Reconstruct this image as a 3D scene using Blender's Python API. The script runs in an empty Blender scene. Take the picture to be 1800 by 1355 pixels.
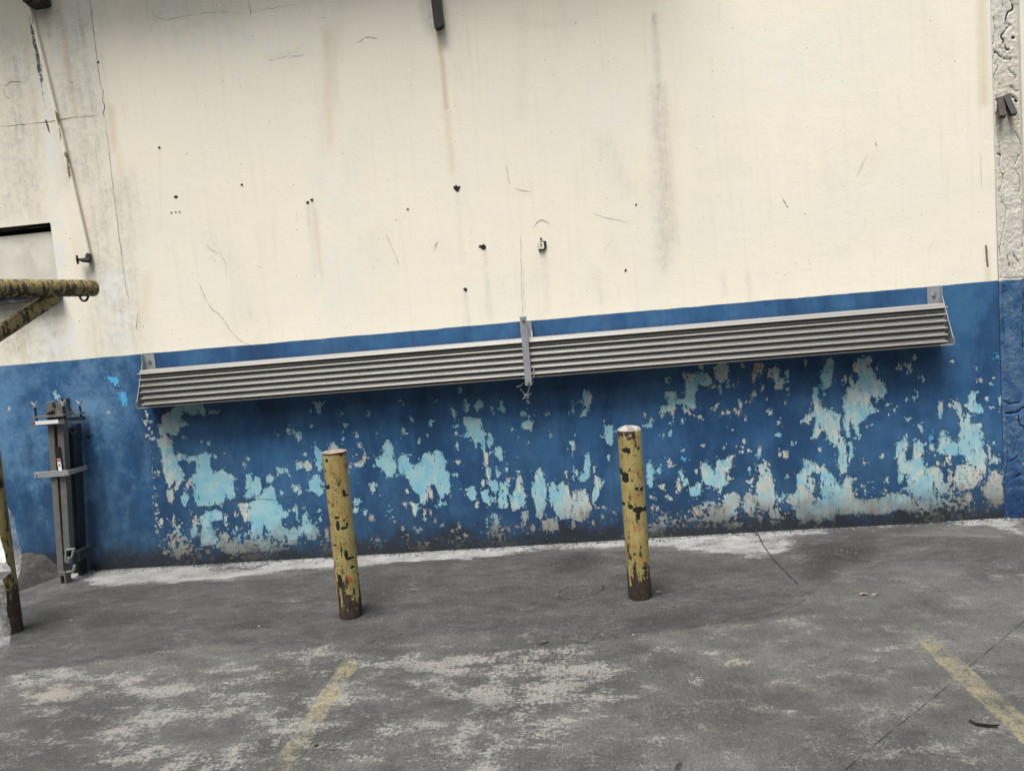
import bpy, bmesh, math, random
import numpy as np
from mathutils import Vector, Matrix
random.seed(7); rng = np.random.default_rng(11)
S = bpy.context.scene; C = S.collection

# ------------------------------------------------------------------ camera (solved from the photograph)
YAW, PITCH, ROLL, FPX, CH, CD = -0.0958111, -0.0901957, -0.0861785, 1330.0, 1.53624, 4.92835
fw = np.array([math.sin(YAW)*math.cos(PITCH), math.cos(YAW)*math.cos(PITCH), math.sin(PITCH)])
r0 = np.cross(fw, [0, 0, 1]); r0 /= np.linalg.norm(r0); u0 = np.cross(r0, fw)
RT = math.cos(ROLL)*r0 + math.sin(ROLL)*u0; UP = -math.sin(ROLL)*r0 + math.cos(ROLL)*u0
EYE = np.array([0, -CD, CH])
def ray(px, py): return fw + RT*(px-900)/FPX - UP*(py-677.5)/FPX
def at(px, py, y=0.0):                       # photo pixel -> point on the vertical plane at depth y
    d = ray(px, py); t = (y-EYE[1])/d[1]; return Vector(EYE+t*d)
def gr(px, py, z=0.0):                       # photo pixel -> point on the level plane at height z
    d = ray(px, py); t = (z-EYE[2])/d[2]; return Vector(EYE+t*d)
cam = bpy.data.cameras.new('camera'); co = bpy.data.objects.new('camera', cam); C.objects.link(co)
cam.sensor_width = 36; cam.lens = FPX*36/1800; cam.clip_end = 500; cam.clip_start = .05
co.matrix_world = Matrix(((RT[0], UP[0], -fw[0], 0), (RT[1], UP[1], -fw[1], -CD), (RT[2], UP[2], -fw[2], CH), (0, 0, 0, 1)))
S.camera = co

# ------------------------------------------------------------------ node helpers
class G:
    def __init__(s, name):
        s.m = bpy.data.materials.new(name); s.m.use_nodes = True; s.t = s.m.node_tree; s.t.nodes.clear()
        s.out = s.t.nodes.new('ShaderNodeOutputMaterial'); s._co = None
    def n(s, typ, **k):
        o = s.t.nodes.new(typ)
        for a, b in k.items(): setattr(o, a, b)
        return o
    def lk(s, sock, v):
        if isinstance(v, bpy.types.NodeSocket): s.t.links.new(v, sock)
        elif v is not None: sock.default_value = v
    def co(s):
        if s._co is None: s._co = s.n('ShaderNodeTexCoord').outputs['Object']
        return s._co
    def mapv(s, scale, rot=(0, 0, 0)):
        o = s.n('ShaderNodeMapping'); s.lk(o.inputs[0], s.co()); o.inputs['Scale'].default_value = scale; o.inputs['Rotation'].default_value = rot
        return o.outputs[0]
    def noise(s, sc, det=4, rough=.55, v=None, dist=0):
        o = s.n('ShaderNodeTexNoise'); s.lk(o.inputs['Vector'], v if v is not None else s.co())
        o.inputs['Scale'].default_value = sc; o.inputs['Detail'].default_value = det; o.inputs['Roughness'].default_value = rough; o.inputs['Distortion'].default_value = dist
        return o.outputs['Fac']
    def vor(s, sc, v=None, feat='F1'):
        o = s.n('ShaderNodeTexVoronoi', feature=feat); s.lk(o.inputs['Vector'], v if v is not None else s.co()); o.inputs['Scale'].default_value = sc
        return o.outputs['Distance']
    def mth(s, op, a, b=0.0, c=0.0, clamp=False):
        o = s.n('ShaderNodeMath', operation=op); o.use_clamp = clamp
        for i, v in enumerate((a, b, c)): s.lk(o.inputs[i], v)
        return o.outputs[0]
    def add(s, a, b): return s.mth('ADD', a, b)
    def mul(s, a, b): return s.mth('MULTIPLY', a, b)
    def ss(s, v, a, b, lo=0.0, hi=1.0):
        o = s.n('ShaderNodeMapRange', interpolation_type='SMOOTHSTEP'); s.lk(o.inputs[0], v)
        for i, x in enumerate((a, b, lo, hi)): s.lk(o.inputs[i+1], x)
        return o.outputs[0]
    def lin(s, v, a, b, lo=0.0, hi=1.0):
        o = s.n('ShaderNodeMapRange'); s.lk(o.inputs[0], v)
        for i, x in enumerate((a, b, lo, hi)): s.lk(o.inputs[i+1], x)
        return o.outputs[0]
    def mix(s, f, a, b, blend='MIX'):
        o = s.n('ShaderNodeMix', data_type='RGBA', blend_type=blend); s.lk(o.inputs[0], f)
        for i, v in ((6, a), (7, b)):
            s.lk(o.inputs[i], v if isinstance(v, bpy.types.NodeSocket) else (*v, 1.0))
        return o.outputs[2]
    def attr(s, name):
        o = s.n('ShaderNodeAttribute', attribute_name=name); q = s.n('ShaderNodeSeparateColor'); s.lk(q.inputs[0], o.outputs['Color'])
        return q.outputs[0], q.outputs[1], q.outputs[2], o.outputs['Alpha']
    def sep(s):
        o = s.n('ShaderNodeSeparateXYZ'); s.lk(o.inputs[0], s.co()); return o.outputs
    def bump(s, h, strength=.5, dist=.01):
        o = s.n('ShaderNodeBump'); s.lk(o.inputs['Height'], h); o.inputs['Strength'].default_value = strength; o.inputs['Distance'].default_value = dist
        return o.outputs[0]
    def bsdf(s, col, rough=.6, metal=0.0, nrm=None, spec=.5, final=True):
        o = s.n('ShaderNodeBsdfPrincipled')
        s.lk(o.inputs['Base Color'], col if isinstance(col, bpy.types.NodeSocket) else (*col, 1.0))
        s.lk(o.inputs['Roughness'], rough); s.lk(o.inputs['Metallic'], metal); s.lk(o.inputs['Specular IOR Level'], spec)
        if nrm is not None: s.lk(o.inputs['Normal'], nrm)
        if final: s.lk(s.out.inputs[0], o.outputs[0])
        return o

# ------------------------------------------------------------------ object helpers
def tag(o, label=None, cat=None, group=None, kind=None):
    for k, v in (('label', label), ('category', cat), ('group', group), ('kind', kind)):
        if v: o[k] = v
    return o
def empty(name, loc, label, cat, group=None):
    o = bpy.data.objects.new(name, None); C.objects.link(o); o.location = loc; o.empty_display_size = .1
    o['_loc'] = 1; del o['_loc']
    return tag(o, label, cat, group)
def link(name, me, mats, parent=None):
    o = bpy.data.objects.new(name, me); C.objects.link(o)
    for m in (mats if isinstance(mats, (list, tuple)) else [mats]): me.materials.append(m)
    if parent is not None:
        o.parent = parent
        o.matrix_parent_inverse = Matrix.Translation(-world(parent))
    return o
def world(o):
    v = Vector((0, 0, 0))
    if o.type == 'EMPTY': v += o.location
    return v
def bobj(name, bm, mat, parent=None, smooth=False, bevel=0):
    if bevel:
        bmesh.ops.bevel(bm, geom=[e for e in bm.edges if len(e.link_faces) == 2 and e.calc_face_angle(0) > .6], offset=bevel, segments=2, affect='EDGES', profile=.6)
    bmesh.ops.recalc_face_normals(bm, faces=bm.faces)
    me = bpy.data.meshes.new(name); bm.to_mesh(me); bm.free()
    if smooth:
        me.polygons.foreach_set('use_smooth', [True]*len(me.polygons)); me.set_sharp_from_angle(angle=math.radians(40))
    return link(name, me, mat, parent)
def box(bm, lo, hi):
    r = bmesh.ops.create_cube(bm, size=1)
    for v in r['verts']: v.co = Vector([lo[i]+(hi[i]-lo[i])*(v.co[i]+.5) for i in range(3)])
def bar(bm, a, b, w, d, right=Vector((1, 0, 0))):    # rectangular bar from a to b: w along right, d along the other normal
    a, b = Vector(a), Vector(b); t = (b-a).normalized(); r = (right-t*right.dot(t)).normalized(); n = t.cross(r)
    vs = [bm.verts.new(p+r*sx*w/2+n*sy*d/2) for p in (a, b) for sx, sy in ((-1, -1), (1, -1), (1, 1), (-1, 1))]
    for f in ((0, 1, 2, 3), (7, 6, 5, 4), (0, 4, 5, 1), (1, 5, 6, 2), (2, 6, 7, 3), (3, 7, 4, 0)): bm.faces.new([vs[i] for i in f])
def tube(bm, pts, r, seg=14, cap=True):
    pts = [Vector(p) for p in pts]; rings = []; n = len(pts); rr = r if isinstance(r, (list, tuple)) else [r]*n
    ref = None
    for i, p in enumerate(pts):
        t = (pts[min(i+1, n-1)]-pts[max(i-1, 0)]).normalized()
        if ref is None: ref = t.orthogonal().normalized()
        ref = (ref-t*ref.dot(t)).normalized(); q = t.cross(ref)
        rings.append([bm.verts.new(p+(ref*math.cos(2*math.pi*k/seg)+q*math.sin(2*math.pi*k/seg))*rr[i]) for k in range(seg)])
    for i in range(n-1):
        for k in range(seg): bm.faces.new((rings[i][k], rings[i][(k+1) % seg], rings[i+1][(k+1) % seg], rings[i+1][k]))
    if cap: bm.faces.new(rings[0][::-1]); bm.faces.new(rings[-1])
def prism(bm, prof, a0, a1, axis=0):          # extrude a closed profile of the other two coordinates along an axis
    def mk(p, a):
        c = [0, 0, 0]; o = [i for i in range(3) if i != axis]; c[axis] = a; c[o[0]], c[o[1]] = p; return bm.verts.new(c)
    A = [mk(p, a0) for p in prof]; B = [mk(p, a1) for p in prof]; n = len(prof)
    bm.faces.new(A); bm.faces.new(B[::-1])
    for i in range(n): bm.faces.new((A[i], A[(i+1) % n], B[(i+1) % n], B[i]))
def grid_mesh(name, P, keep=None, mat_extra=None, smooth=True):
    """P: (ny,nx,3) array -> mesh; keep: (ny-1,nx-1) bool"""
    ny, nx = P.shape[:2]; idx = np.arange(ny*nx).reshape(ny, nx)
    q = np.stack([idx[:-1, :-1], idx[:-1, 1:], idx[1:, 1:], idx[1:, :-1]], -1)
    q = q[keep] if keep is not None else q.reshape(-1, 4)
    V = P.reshape(-1, 3); mi = np.zeros(len(q), np.int32)
    me = bpy.data.meshes.new(name)
    if mat_extra:
        ev, ef = mat_extra; q = np.concatenate([q, np.array(ef)+len(V)]); V = np.concatenate([V, np.array(ev)]); mi = np.concatenate([mi, np.ones(len(ef), np.int32)])
    me.vertices.add(len(V)); me.vertices.foreach_set('co', V.astype(np.float32).ravel())
    me.loops.add(q.size); me.loops.foreach_set('vertex_index', q.astype(np.int32).ravel())
    me.polygons.add(len(q)); me.polygons.foreach_set('loop_start', np.arange(0, q.size, 4, dtype=np.int32)); me.polygons.foreach_set('material_index', mi)
    me.update(calc_edges=True)
    if smooth: me.polygons.foreach_set('use_smooth', np.ones(len(q), bool))
    return me
def set_attr(me, name, chans):
    n = len(me.vertices); a = np.zeros((n, 4), np.float32)
    for i, c in enumerate(chans): a[:c.size, i] = c.ravel()
    at_ = me.attributes.new(name, 'FLOAT_COLOR', 'POINT'); at_.data.foreach_set('color', a.ravel())
def vnoise(x, y, seed=0):
    xi = np.floor(x).astype(np.int64); yi = np.floor(y).astype(np.int64); fx = x-xi; fy = y-yi
    fx = fx*fx*(3-2*fx); fy = fy*fy*(3-2*fy)
    def h(a, b):
        n = (a*374761393+b*668265263+seed*974634777) & 0x7fffffff; n = ((n ^ (n >> 13))*1274126177) & 0x7fffffff; return ((n ^ (n >> 16)) & 0xffff)/65535.
    return (h(xi, yi)*(1-fx)+h(xi+1, yi)*fx)*(1-fy)+(h(xi, yi+1)*(1-fx)+h(xi+1, yi+1)*fx)*fy
def fbm(x, y, oct=4, seed=0):
    v = 0; a = .5
    for i in range(oct): v = v+a*vnoise(x*2**i+7.3*i, y*2**i+3.1*i, seed+i); a *= .5
    return v/(1-.5**oct)

class Field:
    """values painted over a structured grid from outlines given in surface coordinates"""
    def __init__(s, xs, ys): s.xs, s.ys = xs, ys; s.X, s.Y = np.meshgrid(xs, ys)
    def win(s, pts, m):
        pts = np.array(pts); a = np.searchsorted(s.xs, pts[:, 0].min()-m); b = np.searchsorted(s.xs, pts[:, 0].max()+m)+1
        c = np.searchsorted(s.ys, pts[:, 1].min()-m); d = np.searchsorted(s.ys, pts[:, 1].max()+m)+1
        return slice(c, d), slice(a, b)
    def seg(s, sl, pts, closed):
        X, Y = s.X[sl], s.Y[sl]; D = np.full(X.shape, 1e9); inside = np.zeros(X.shape, bool); n = len(pts)
        for i in range(n if closed else n-1):
            (ax, ay), (bx, by) = pts[i], pts[(i+1) % n]; dx, dy = bx-ax, by-ay; L = dx*dx+dy*dy+1e-12
            t = np.clip(((X-ax)*dx+(Y-ay)*dy)/L, 0, 1); D = np.minimum(D, (X-ax-t*dx)**2+(Y-ay-t*dy)**2)
            if closed:
                c = (ay > Y) != (by > Y); inside ^= c & (X < dx*(Y-ay)/(by-ay+1e-12)+ax)
        D = np.sqrt(D); return np.where(inside, D, -D) if closed else D
    def poly(s, F, pts, m=.05):                 # signed distance, largest wins; returns (slice, sdf)
        sl = s.win(pts, m); d = s.seg(sl, pts, True); F[sl] = np.maximum(F[sl], d); return sl, d
    def soft(s, F, pts, val, soft, closed=True, width=0):
        sl = s.win(pts, soft+width); d = s.seg(sl, pts, closed)
        if not closed: d = width-d
        w = np.clip(d/soft+.5, 0, 1); w = w*w*(3-2*w)*val; F[sl] = np.maximum(F[sl], w)

# ------------------------------------------------------------------ world, sun, view
W = bpy.data.worlds.new('World'); S.world = W; W.use_nodes = True; wt = W.node_tree
bg = wt.nodes['Background']; sky = wt.nodes.new('ShaderNodeTexSky'); sky.sky_type = 'NISHITA'; sky.sun_disc = False
SE, SR = math.radians(69), math.radians(200)
sky.sun_elevation = SE; sky.sun_rotation = SR; sky.air_density = 1.2; sky.dust_density = 6; sky.ozone_density = 1
hs = wt.nodes.new('ShaderNodeHueSaturation'); hs.inputs['Saturation'].default_value = .18     # overcast: an almost neutral sky
wt.links.new(sky.outputs[0], hs.inputs['Color']); wt.links.new(hs.outputs[0], bg.inputs[0]); bg.inputs[1].default_value = .07
sl_ = bpy.data.lights.new('sun', 'SUN'); so = bpy.data.objects.new('sun', sl_); C.objects.link(so)
sl_.energy = 2.2; sl_.angle = math.radians(26); sl_.color = (1, .965, .91)
sd = Vector((math.sin(SR)*math.cos(SE), math.cos(SR)*math.cos(SE), math.sin(SE)))
so.rotation_euler = sd.to_track_quat('Z', 'Y').to_euler(); so.location = (0, -6, 8)
S.render.engine = 'CYCLES'; S.cycles.use_denoising = True
S.view_settings.view_transform = 'Standard'; S.view_settings.look = 'None'; S.view_settings.exposure = 1.16; S.view_settings.gamma = 1

# ------------------------------------------------------------------ peeling paint outlines (traced on the wall; crop origin + scale)
CR = {'A': (200, 680, 3.6), 'B': (640, 680, 3.913), 'C': (1100, 600, 3.8725), 'D': (1400, 600, 3.8725), 'E': (0, 660, 5.625)}
def cw(k, p):
    ox, oy, s = CR[k]; v = at(ox+p[0]/s, oy+p[1]/s); return (v.x, v.z)
PEEL = []
def P(k, bare, txt):
    v = [float(t) for t in txt.split()]; PEEL.append((bare, [cw(k, (v[i], v[i+1])) for i in range(0, len(v), 2)]))
def O(k, bare, *cs):                              # small rounded flakes: x, y, rx, ry
    for c in cs:
        x, y, rx = c[:3]; ry = c[3] if len(c) > 3 else rx*1.15; a0 = random.random()*6
        pts = []
        for i in range(9):
            a = a0+i*2*math.pi/9; q = random.uniform(.7, 1.25); pts.append((x+rx*q*math.cos(a), y+ry*q*math.sin(a)))
        PEEL.append((bare, [cw(k, p) for p in pts]))
P('A', .55, '345 165 390 125 470 105 560 110 585 150 580 190 540 165 490 185 440 150 425 200 465 230 420 265 400 310 370 305 330 285 335 305 365 340 375 390 380 425 440 420 450 460 405 470 420 510 445 550 440 590 410 620 400 680 385 650 390 590 350 640 330 600 315 540 312 480 303 430 285 370 270 335 300 325 283 290 290 230 310 180')
P('A', .25, '520 440 580 410 645 430 610 450 612 510 630 545 690 525 750 560 780 580 755 600 768 690 740 712 700 700 690 745 600 755 530 750 510 690 505 620 480 580 515 540 520 490')
P('A', .2, '435 425 480 440 525 430 518 468 460 466')
P('A', .85, '335 655 370 645 382 700 360 740 335 700')
P('A', .4, '450 650 475 700 455 760 430 740 425 700'); P('A', .9, '470 590 490 610 470 645 450 630')
P('A', .15, '845 540 870 560 880 600 895 570 925 568 938 640 925 690 830 700 820 690 860 640 838 645 830 585')
P('A', .12, '820 690 925 690 950 650 985 625 1020 640 1030 690 1035 740 1070 750 1075 785 1110 790 1090 830 1055 830 1070 880 1110 910 1140 890 1190 880 1200 800 1220 785 1240 870 1270 875 1305 915 1275 970 1230 965 1210 925 1165 940 1160 1000 1105 990 1090 930 1060 975 1010 960 995 915 945 870 940 970 915 930 900 970 868 950 865 865 850 820 840 745 860 725 900 710')
P('A', 1, '790 735 855 735 865 800 860 850 830 850 795 785')
P('A', .1, '985 550 1015 575 1010 605 970 600 968 570'); P('A', .2, '1035 510 1110 515 1105 545 1060 545 1035 570 1028 545')
P('A', .4, '1135 265 1165 290 1185 285 1185 335 1170 350 1150 310'); P('A', .5, '1130 620 1175 630 1188 665 1170 685 1140 660')
P('A', .4, '1145 480 1180 475 1190 510 1160 530'); P('A', .75, '1195 475 1235 465 1255 510 1240 540 1200 515')
P('A', .2, '1270 375 1305 390 1320 430 1325 520 1300 530 1280 490 1285 450 1265 430')
P('A', .3, '1235 600 1270 545 1300 560 1320 600 1325 670 1300 690 1270 665 1240 660')
P('A', .5, '1365 355 1395 345 1420 380 1440 400 1430 440 1360 440'); P('A', .4, '1265 95 1340 95 1310 125 1300 170 1285 165 1275 120')
P('A', .95, '1590 410 1600 440 1575 505 1530 505 1490 480 1540 480 1570 460'); P('A', .8, '1615 610 1650 600 1655 660 1630 660')
P('A', .4, '1525 700 1555 700 1560 740 1530 750'); P('A', .4, '1510 770 1550 765 1545 790 1515 800')
P('A', .35, '545 820 600 785 650 775 690 790 695 835 650 845 610 850 625 900 665 980 640 1000 600 1000 555 1010 550 930 560 880')
P('A', .8, '575 890 615 900 650 980 600 1005 560 995'); P('A', .3, '510 840 545 860 530 920 515 945 485 950 500 890')
P('A', .7, '380 805 390 850 375 885 370 840'); P('A', .9, '690 930 710 915 730 960 720 985 680 960'); P('A', .3, '755 940 785 960 795 1040 770 1040')
P('A', 1, '690 1000 740 985 775 1010 850 1010 880 1040 800 1050 700 1045'); P('A', .4, '1150 740 1165 770 1170 850 1155 830 1140 780')
P('A', .15, '1000 1015 1100 1010 1110 1030 980 1035'); P('A', .15, '600 152 660 150 662 168 602 172')
P('A', .95, '380 1030 420 1010 450 1050 420 1085 385 1070'); P('A', .95, '1340 890 1365 905 1360 970 1335 950')
P('A', .5, '485 790 500 785 490 805'); P('A', .3, '1190 760 1215 755 1215 780')
O('A', .5, (1255, 247, 12), (1102, 275, 12), (1037, 305, 8), (850, 455, 10), (825, 490, 6), (700, 425, 6), (1210, 425, 12), (1065, 665, 9, 18), (1300, 780, 8, 12), (1310, 835, 13), (1245, 155, 7), (1465, 248, 10), (1665, 290, 6), (1540, 310, 10), (1455, 330, 8, 16), (1480, 540, 8), (1590, 790, 14, 18), (1555, 372, 14))
O('A', .0, (555, 345, 10), (600, 362, 9), (437, 318, 7), (560, 660, 0.1))
O('A', 1, (325, 1045, 14), (375, 1010, 14), (300, 850, 14, 20), (290, 870, 8), (345, 935, 8), (540, 1070, 14), (600, 1045, 12), (625, 1080, 12), (520, 830, 8, 20), (500, 850, 8, 16), (770, 800, 9, 20), (705, 840, 8, 20), (720, 870, 7), (1635, 830, 14, 22), (1665, 965, 12), (1780, 850, 8))
O('A', 1, *[(205+(y-170)*.1+random.gauss(0, 10), y, random.uniform(2.5, 8)) for y in (175, 185, 210, 218, 240, 262, 310, 330, 345, 390, 450, 500, 540, 575, 640, 690, 700, 745, 780, 800, 820, 850, 880, 905, 940, 1000)])
P('E', -.5, '1120 15 1150 5 1168 60 1150 105 1120 95 1105 60 1065 35 1070 10'); P('E', -.5, '1165 165 1240 160 1250 230 1255 280 1215 310 1195 260 1160 225'); P('E', .1, '520 170 555 175 590 200 575 230 545 225')
O('E', .8, (1490, 455, 14, 12), (1520, 625, 12), (1455, 385, 12, 25), (1500, 560, 8, 20), (1085, 365, 6), (1140, 333, 5), (90, 322, 6), (1560, 950, 8, 24))
O('E', 1, (240, 0.1, 0.1))
P('B', .3, '150 365 190 380 205 420 200 480 225 540 215 590 185 632 160 615 130 570 75 530 75 495 100 475 130 465 130 410')
P('B', .2, '240 480 280 465 320 480 310 520 345 540 390 510 400 470 425 448 460 460 510 440 545 455 567 510 560 545 585 590 600 690 580 750 555 720 540 780 560 800 525 825 510 815 520 760 500 700 480 670 440 680 435 760 415 815 390 790 380 740 340 710 310 650 285 610 250 590 230 550')
P('B', 1, '470 470 515 445 550 480 565 530 520 535 500 560 470 545 485 510'); P('B', .5, '335 795 375 800 375 840 355 890 330 860')
P('B', .5, '605 595 640 590 650 610 610 620'); P('B', .3, '690 210 735 205 805 225 812 275 835 310 830 400 835 445 815 440 805 400 785 370 770 425 755 390 740 340 690 350 700 290 682 245')
P('B', .1, '865 305 885 340 885 400 860 420 840 380 850 345'); P('B', .1, '895 415 940 405 950 470 965 520 940 505 895 460')
P('B', .5, '825 450 850 455 855 510 840 550 815 540 830 510'); P('B', .3, '845 550 875 560 875 640 855 650 840 610'); P('B', .3, '910 545 930 610 915 625 900 590')
P('B', .2, '840 640 910 635 925 700 900 740 870 690'); P('B', .8, '805 640 830 635 830 690 805 700'); P('B', .15, '935 660 985 655 995 720 980 780 995 830 925 830 920 790 930 720')
P('B', .2, '870 760 910 750 910 790 880 795'); P('B', .3, '800 720 855 700 865 790 840 800 810 770'); P('B', .35, '680 705 750 680 768 720 770 775 730 785 705 750 715 715')
P('B', .2, '675 110 720 115 722 165 700 175 680 160'); P('B', .3, '770 100 805 87 822 110 815 140 780 165 765 140'); P('B', .1, '860 130 880 125 890 180 870 160')
P('B', .2, '920 85 970 100 955 120 970 170 955 185 930 150 930 110'); P('B', .3, '600 150 620 150 637 190 630 225 605 190')
P('B', .2, '1075 170 1120 165 1120 205 1075 200'); P('B', .4, '1085 245 1130 225 1165 240 1160 280 1140 295 1080 275')
P('B', .4, '1505 25 1545 20 1558 60 1550 140 1525 200 1500 195 1510 140 1505 80'); P('B', .25, '1650 265 1715 262 1722 300 1710 380 1690 398 1660 370')
P('B', .6, '1410 370 1440 370 1445 430 1435 470 1425 430'); P('B', .2, '1520 470 1545 470 1557 520 1550 600 1535 640 1500 660 1478 640 1490 600 1515 570')
P('B', 0, '1455 565 1475 590 1460 610 1443 590'); P('B', 1, '1385 575 1405 570 1400 630 1385 615'); P('B', .6, '1580 610 1615 625 1630 680 1610 760 1575 800 1560 770 1580 700')
P('B', .6, '1060 590 1085 640 1090 700 1110 750 1105 820 1060 840 1020 850 1005 790 1020 730 1040 690'); P('B', .4, '1190 565 1215 560 1240 640 1255 700 1250 770 1240 870 1220 905 1185 895 1170 800 1150 700 1160 650')
P('B', .45, '1265 690 1300 635 1320 680 1360 650 1400 680 1420 740 1440 780 1420 900 1350 910 1320 880 1300 820 1270 780'); P('B', 1, '1430 720 1520 700 1545 770 1570 840 1550 880 1500 930 1420 900')
P('B', 1, '1220 920 1330 890 1345 980 1290 990 1230 980'); P('B', .8, '1085 860 1125 850 1130 910 1090 980'); P('B', .2, '885 865 915 870 930 920 920 990 895 990 890 920')
P('B', .2, '355 970 380 975 385 1000 365 1005'); P('B', .4, '410 840 430 835 430 880 410 880'); P('B', .9, '445 840 470 850 460 890'); P('B', .8, '1575 790 1600 830 1655 815 1650 830 1590 835'); P('B', 1, '440 690 475 700 470 780 450 760')
O('B', .3, (660, 25, 14, 20), (268, 308, 15, 25), (458, 245, 14, 25), (638, 268, 11), (632, 320, 6, 14), (640, 400, 7, 18), (325, 220, 9), (265, 110, 8), (35, 190, 8, 12), (490, 100, 6), (1020, 293, 11), (1680, 480, 15), (985, 565, 10, 14), (395, 975, 10), (230, 603, 9), (375, 380, 7), (437, 330, 6), (1130, 380, 8), (1045, 507, 7), (1410, 175, 10), (1175, 195, 8), (1255, 195, 6), (90, 315, 6), (1645, 655, 8), (1435, 140, 5, 14), (1470, 105, 14, 5), (1065, 345, 6), (420, 905, 8), (1655, 230, 7), (1285, 330, 6), (1450, 330, 6))
O('B', 1, (280, 805, 14), (295, 715, 14, 20), (775, 810, 12, 24), (645, 515, 12), (300, 1025, 11), (270, 975, 12), (385, 1070, 9), (90, 1050, 12, 8), (1395, 850, 20), (1575, 935, 10, 14), (1435, 950, 12, 24), (1640, 900, 9), (1720, 860, 8), (860, 805, 8), (990, 640, 12, 20), (1440, 630, 7, 18), (1580, 565, 8, 22), (490, 915, 10), (540, 945, 9), (660, 960, 9), (700, 1020, 14, 9), (990, 970, 14, 10), (1055, 960, 14, 9), (1160, 970, 12, 22))
P('C', .55, '390 225 470 225 520 205 550 225 605 265 590 290 540 305 490 290 480 340 470 380 482 450 440 460 405 490 380 460 390 430 340 430 320 500 290 480 265 490 245 520 232 480 240 440 290 430 270 380 275 340 340 345 355 390 400 390 410 330 400 270')
P('C', .55, '600 180 650 140 700 150 705 220 690 260 650 285 610 250'); P('C', .5, '630 300 650 295 655 350 640 365'); P('C', .9, '880 140 935 150 935 230 900 210 880 270 858 280 860 230')
P('C', .75, '970 190 1020 170 1050 200 1045 240 1075 260 1065 325 1020 325 1015 260 970 240'); P('C', .3, '1080 200 1110 200 1105 255 1085 250'); P('C', 0.05, '1400 100 1418 140 1410 250 1385 310 1345 335 1325 240 1350 170')
P('C', .6, '1270 310 1310 310 1315 400 1330 450 1400 470 1460 500 1450 630 1485 650 1500 750 1510 830 1505 890 1465 895 1450 830 1440 700 1400 690 1370 660 1360 600 1330 610 1310 665 1270 650 1280 580 1290 520 1265 510 1280 450')
P('C', .5, '1245 465 1260 530 1250 570 1225 550 1190 555 1210 520'); P('C', .3, '108 570 150 560 180 525 182 580 150 590'); P('C', 0, '290 610 312 605 310 650 285 645'); P('C', .1, '300 535 318 540 310 565 295 555'); P('C', -.5, '380 785 415 790 405 815 380 800')
P('C', .2, '135 840 165 815 190 850 200 890 180 900 185 980 165 1005 145 970'); P('C', .3, '200 880 235 855 240 905'); P('C', .9, '280 810 300 795 325 850 300 860 285 850'); P('C', .2, '360 880 385 870 400 930 425 935 420 980 395 985 380 960')
P('C', .5, '505 850 540 810 570 850 600 880 620 850 615 820 650 805 690 800 700 780 745 775 720 800 715 870 680 890 690 970 665 990 645 1040 625 1010 590 980 550 980 525 950 515 900')
P('C', .2, '430 1000 465 990 490 960 515 970 500 1050 440 1060'); P('C', .7, '670 1045 740 1020 775 1060 770 1120 720 1180 680 1190 660 1100'); P('C', .8, '895 840 940 830 955 815 990 890 1005 980 1015 1080 990 1150 930 1150 890 1080 885 980 915 900')
P('C', .9, '800 1050 850 1030 885 1110 880 1160 840 1180 800 1150'); P('C', .6, '895 715 920 715 915 800 900 800'); P('C', .8, '1040 730 1060 770 1045 780'); P('C', 1, '1070 745 1110 750 1105 795 1070 790'); P('C', .9, '740 460 780 465 770 510 740 480')
P('C', 1, '830 940 865 930 865 970 830 975'); P('C', .45, '1200 850 1225 800 1300 830 1310 860 1350 850 1400 900 1440 945 1440 990 1400 1040 1345 1065 1330 1000 1320 900 1270 890 1230 940 1220 1010 1250 1070 1300 1060 1340 1090 1200 1100 1150 1130 1100 1090 1110 1040 1160 1040 1165 940')
P('C', 1, '1215 800 1300 835 1290 870 1215 860'); P('C', 1, '1240 920 1290 940 1280 1040 1245 1020')
P('C', 1, '460 1130 520 1110 530 1180 480 1190'); P('C', 1, '560 1130 610 1120 600 1210 570 1180'); P('C', 1, '650 1240 720 1235 800 1230 790 1255 700 1275'); P('C', 1, '980 1220 1050 1220 1020 1255'); P('C', .7, '960 1150 1040 1130 1050 1200 1000 1210'); P('C', 1, '590 1235 620 1245 610 1300'); P('C', 1, '900 1180 930 1200 925 1240 905 1230')
P('C', 1, '345 940 370 930 375 1020 350 1020'); P('C', 1, '225 980 265 970 260 1010 235 1000'); P('C', 0, '835 850 848 850 848 910 838 900'); P('C', .4, '262 235 285 250 290 290 262 270'); P('C', .6, '170 1120 190 1130 190 1200'); P('C', .9, '200 1120 230 1125 225 1155')
O('C', .7, (520, 170, 18), (780, 430, 12, 20), (815, 525, 9, 15), (835, 740, 11), (985, 485, 14), (745, 300, 10, 20), (690, 305, 8, 16), (935, 315, 11, 20), (875, 355, 15, 20), (700, 930, 13, 18), (850, 410, 5), (820, 408, 6), (655, 490, 9), (695, 482, 9), (590, 455, 8), (790, 160, 12, 22), (1100, 325, 8), (1105, 360, 6), (1095, 412, 6), (960, 385, 8), (1045, 555, 10, 15), (805, 680, 12), (725, 600, 9, 8), (1315, 735, 14, 7), (520, 710, 18, 7), (670, 722, 6, 12), (750, 715, 6), (1165, 960, 7), (1100, 915, 7), (790, 752, 14, 8))
O('C', .1, (385, 538, 10, 14), (1030, 632, 15, 11), (1135, 695, 9, 14), (255, 632, 8, 14), (395, 740, 9, 10), (1352, 357, 9), (850, 1010, 8), (560, 1095, 9), (1480, 975, 10))
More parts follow.
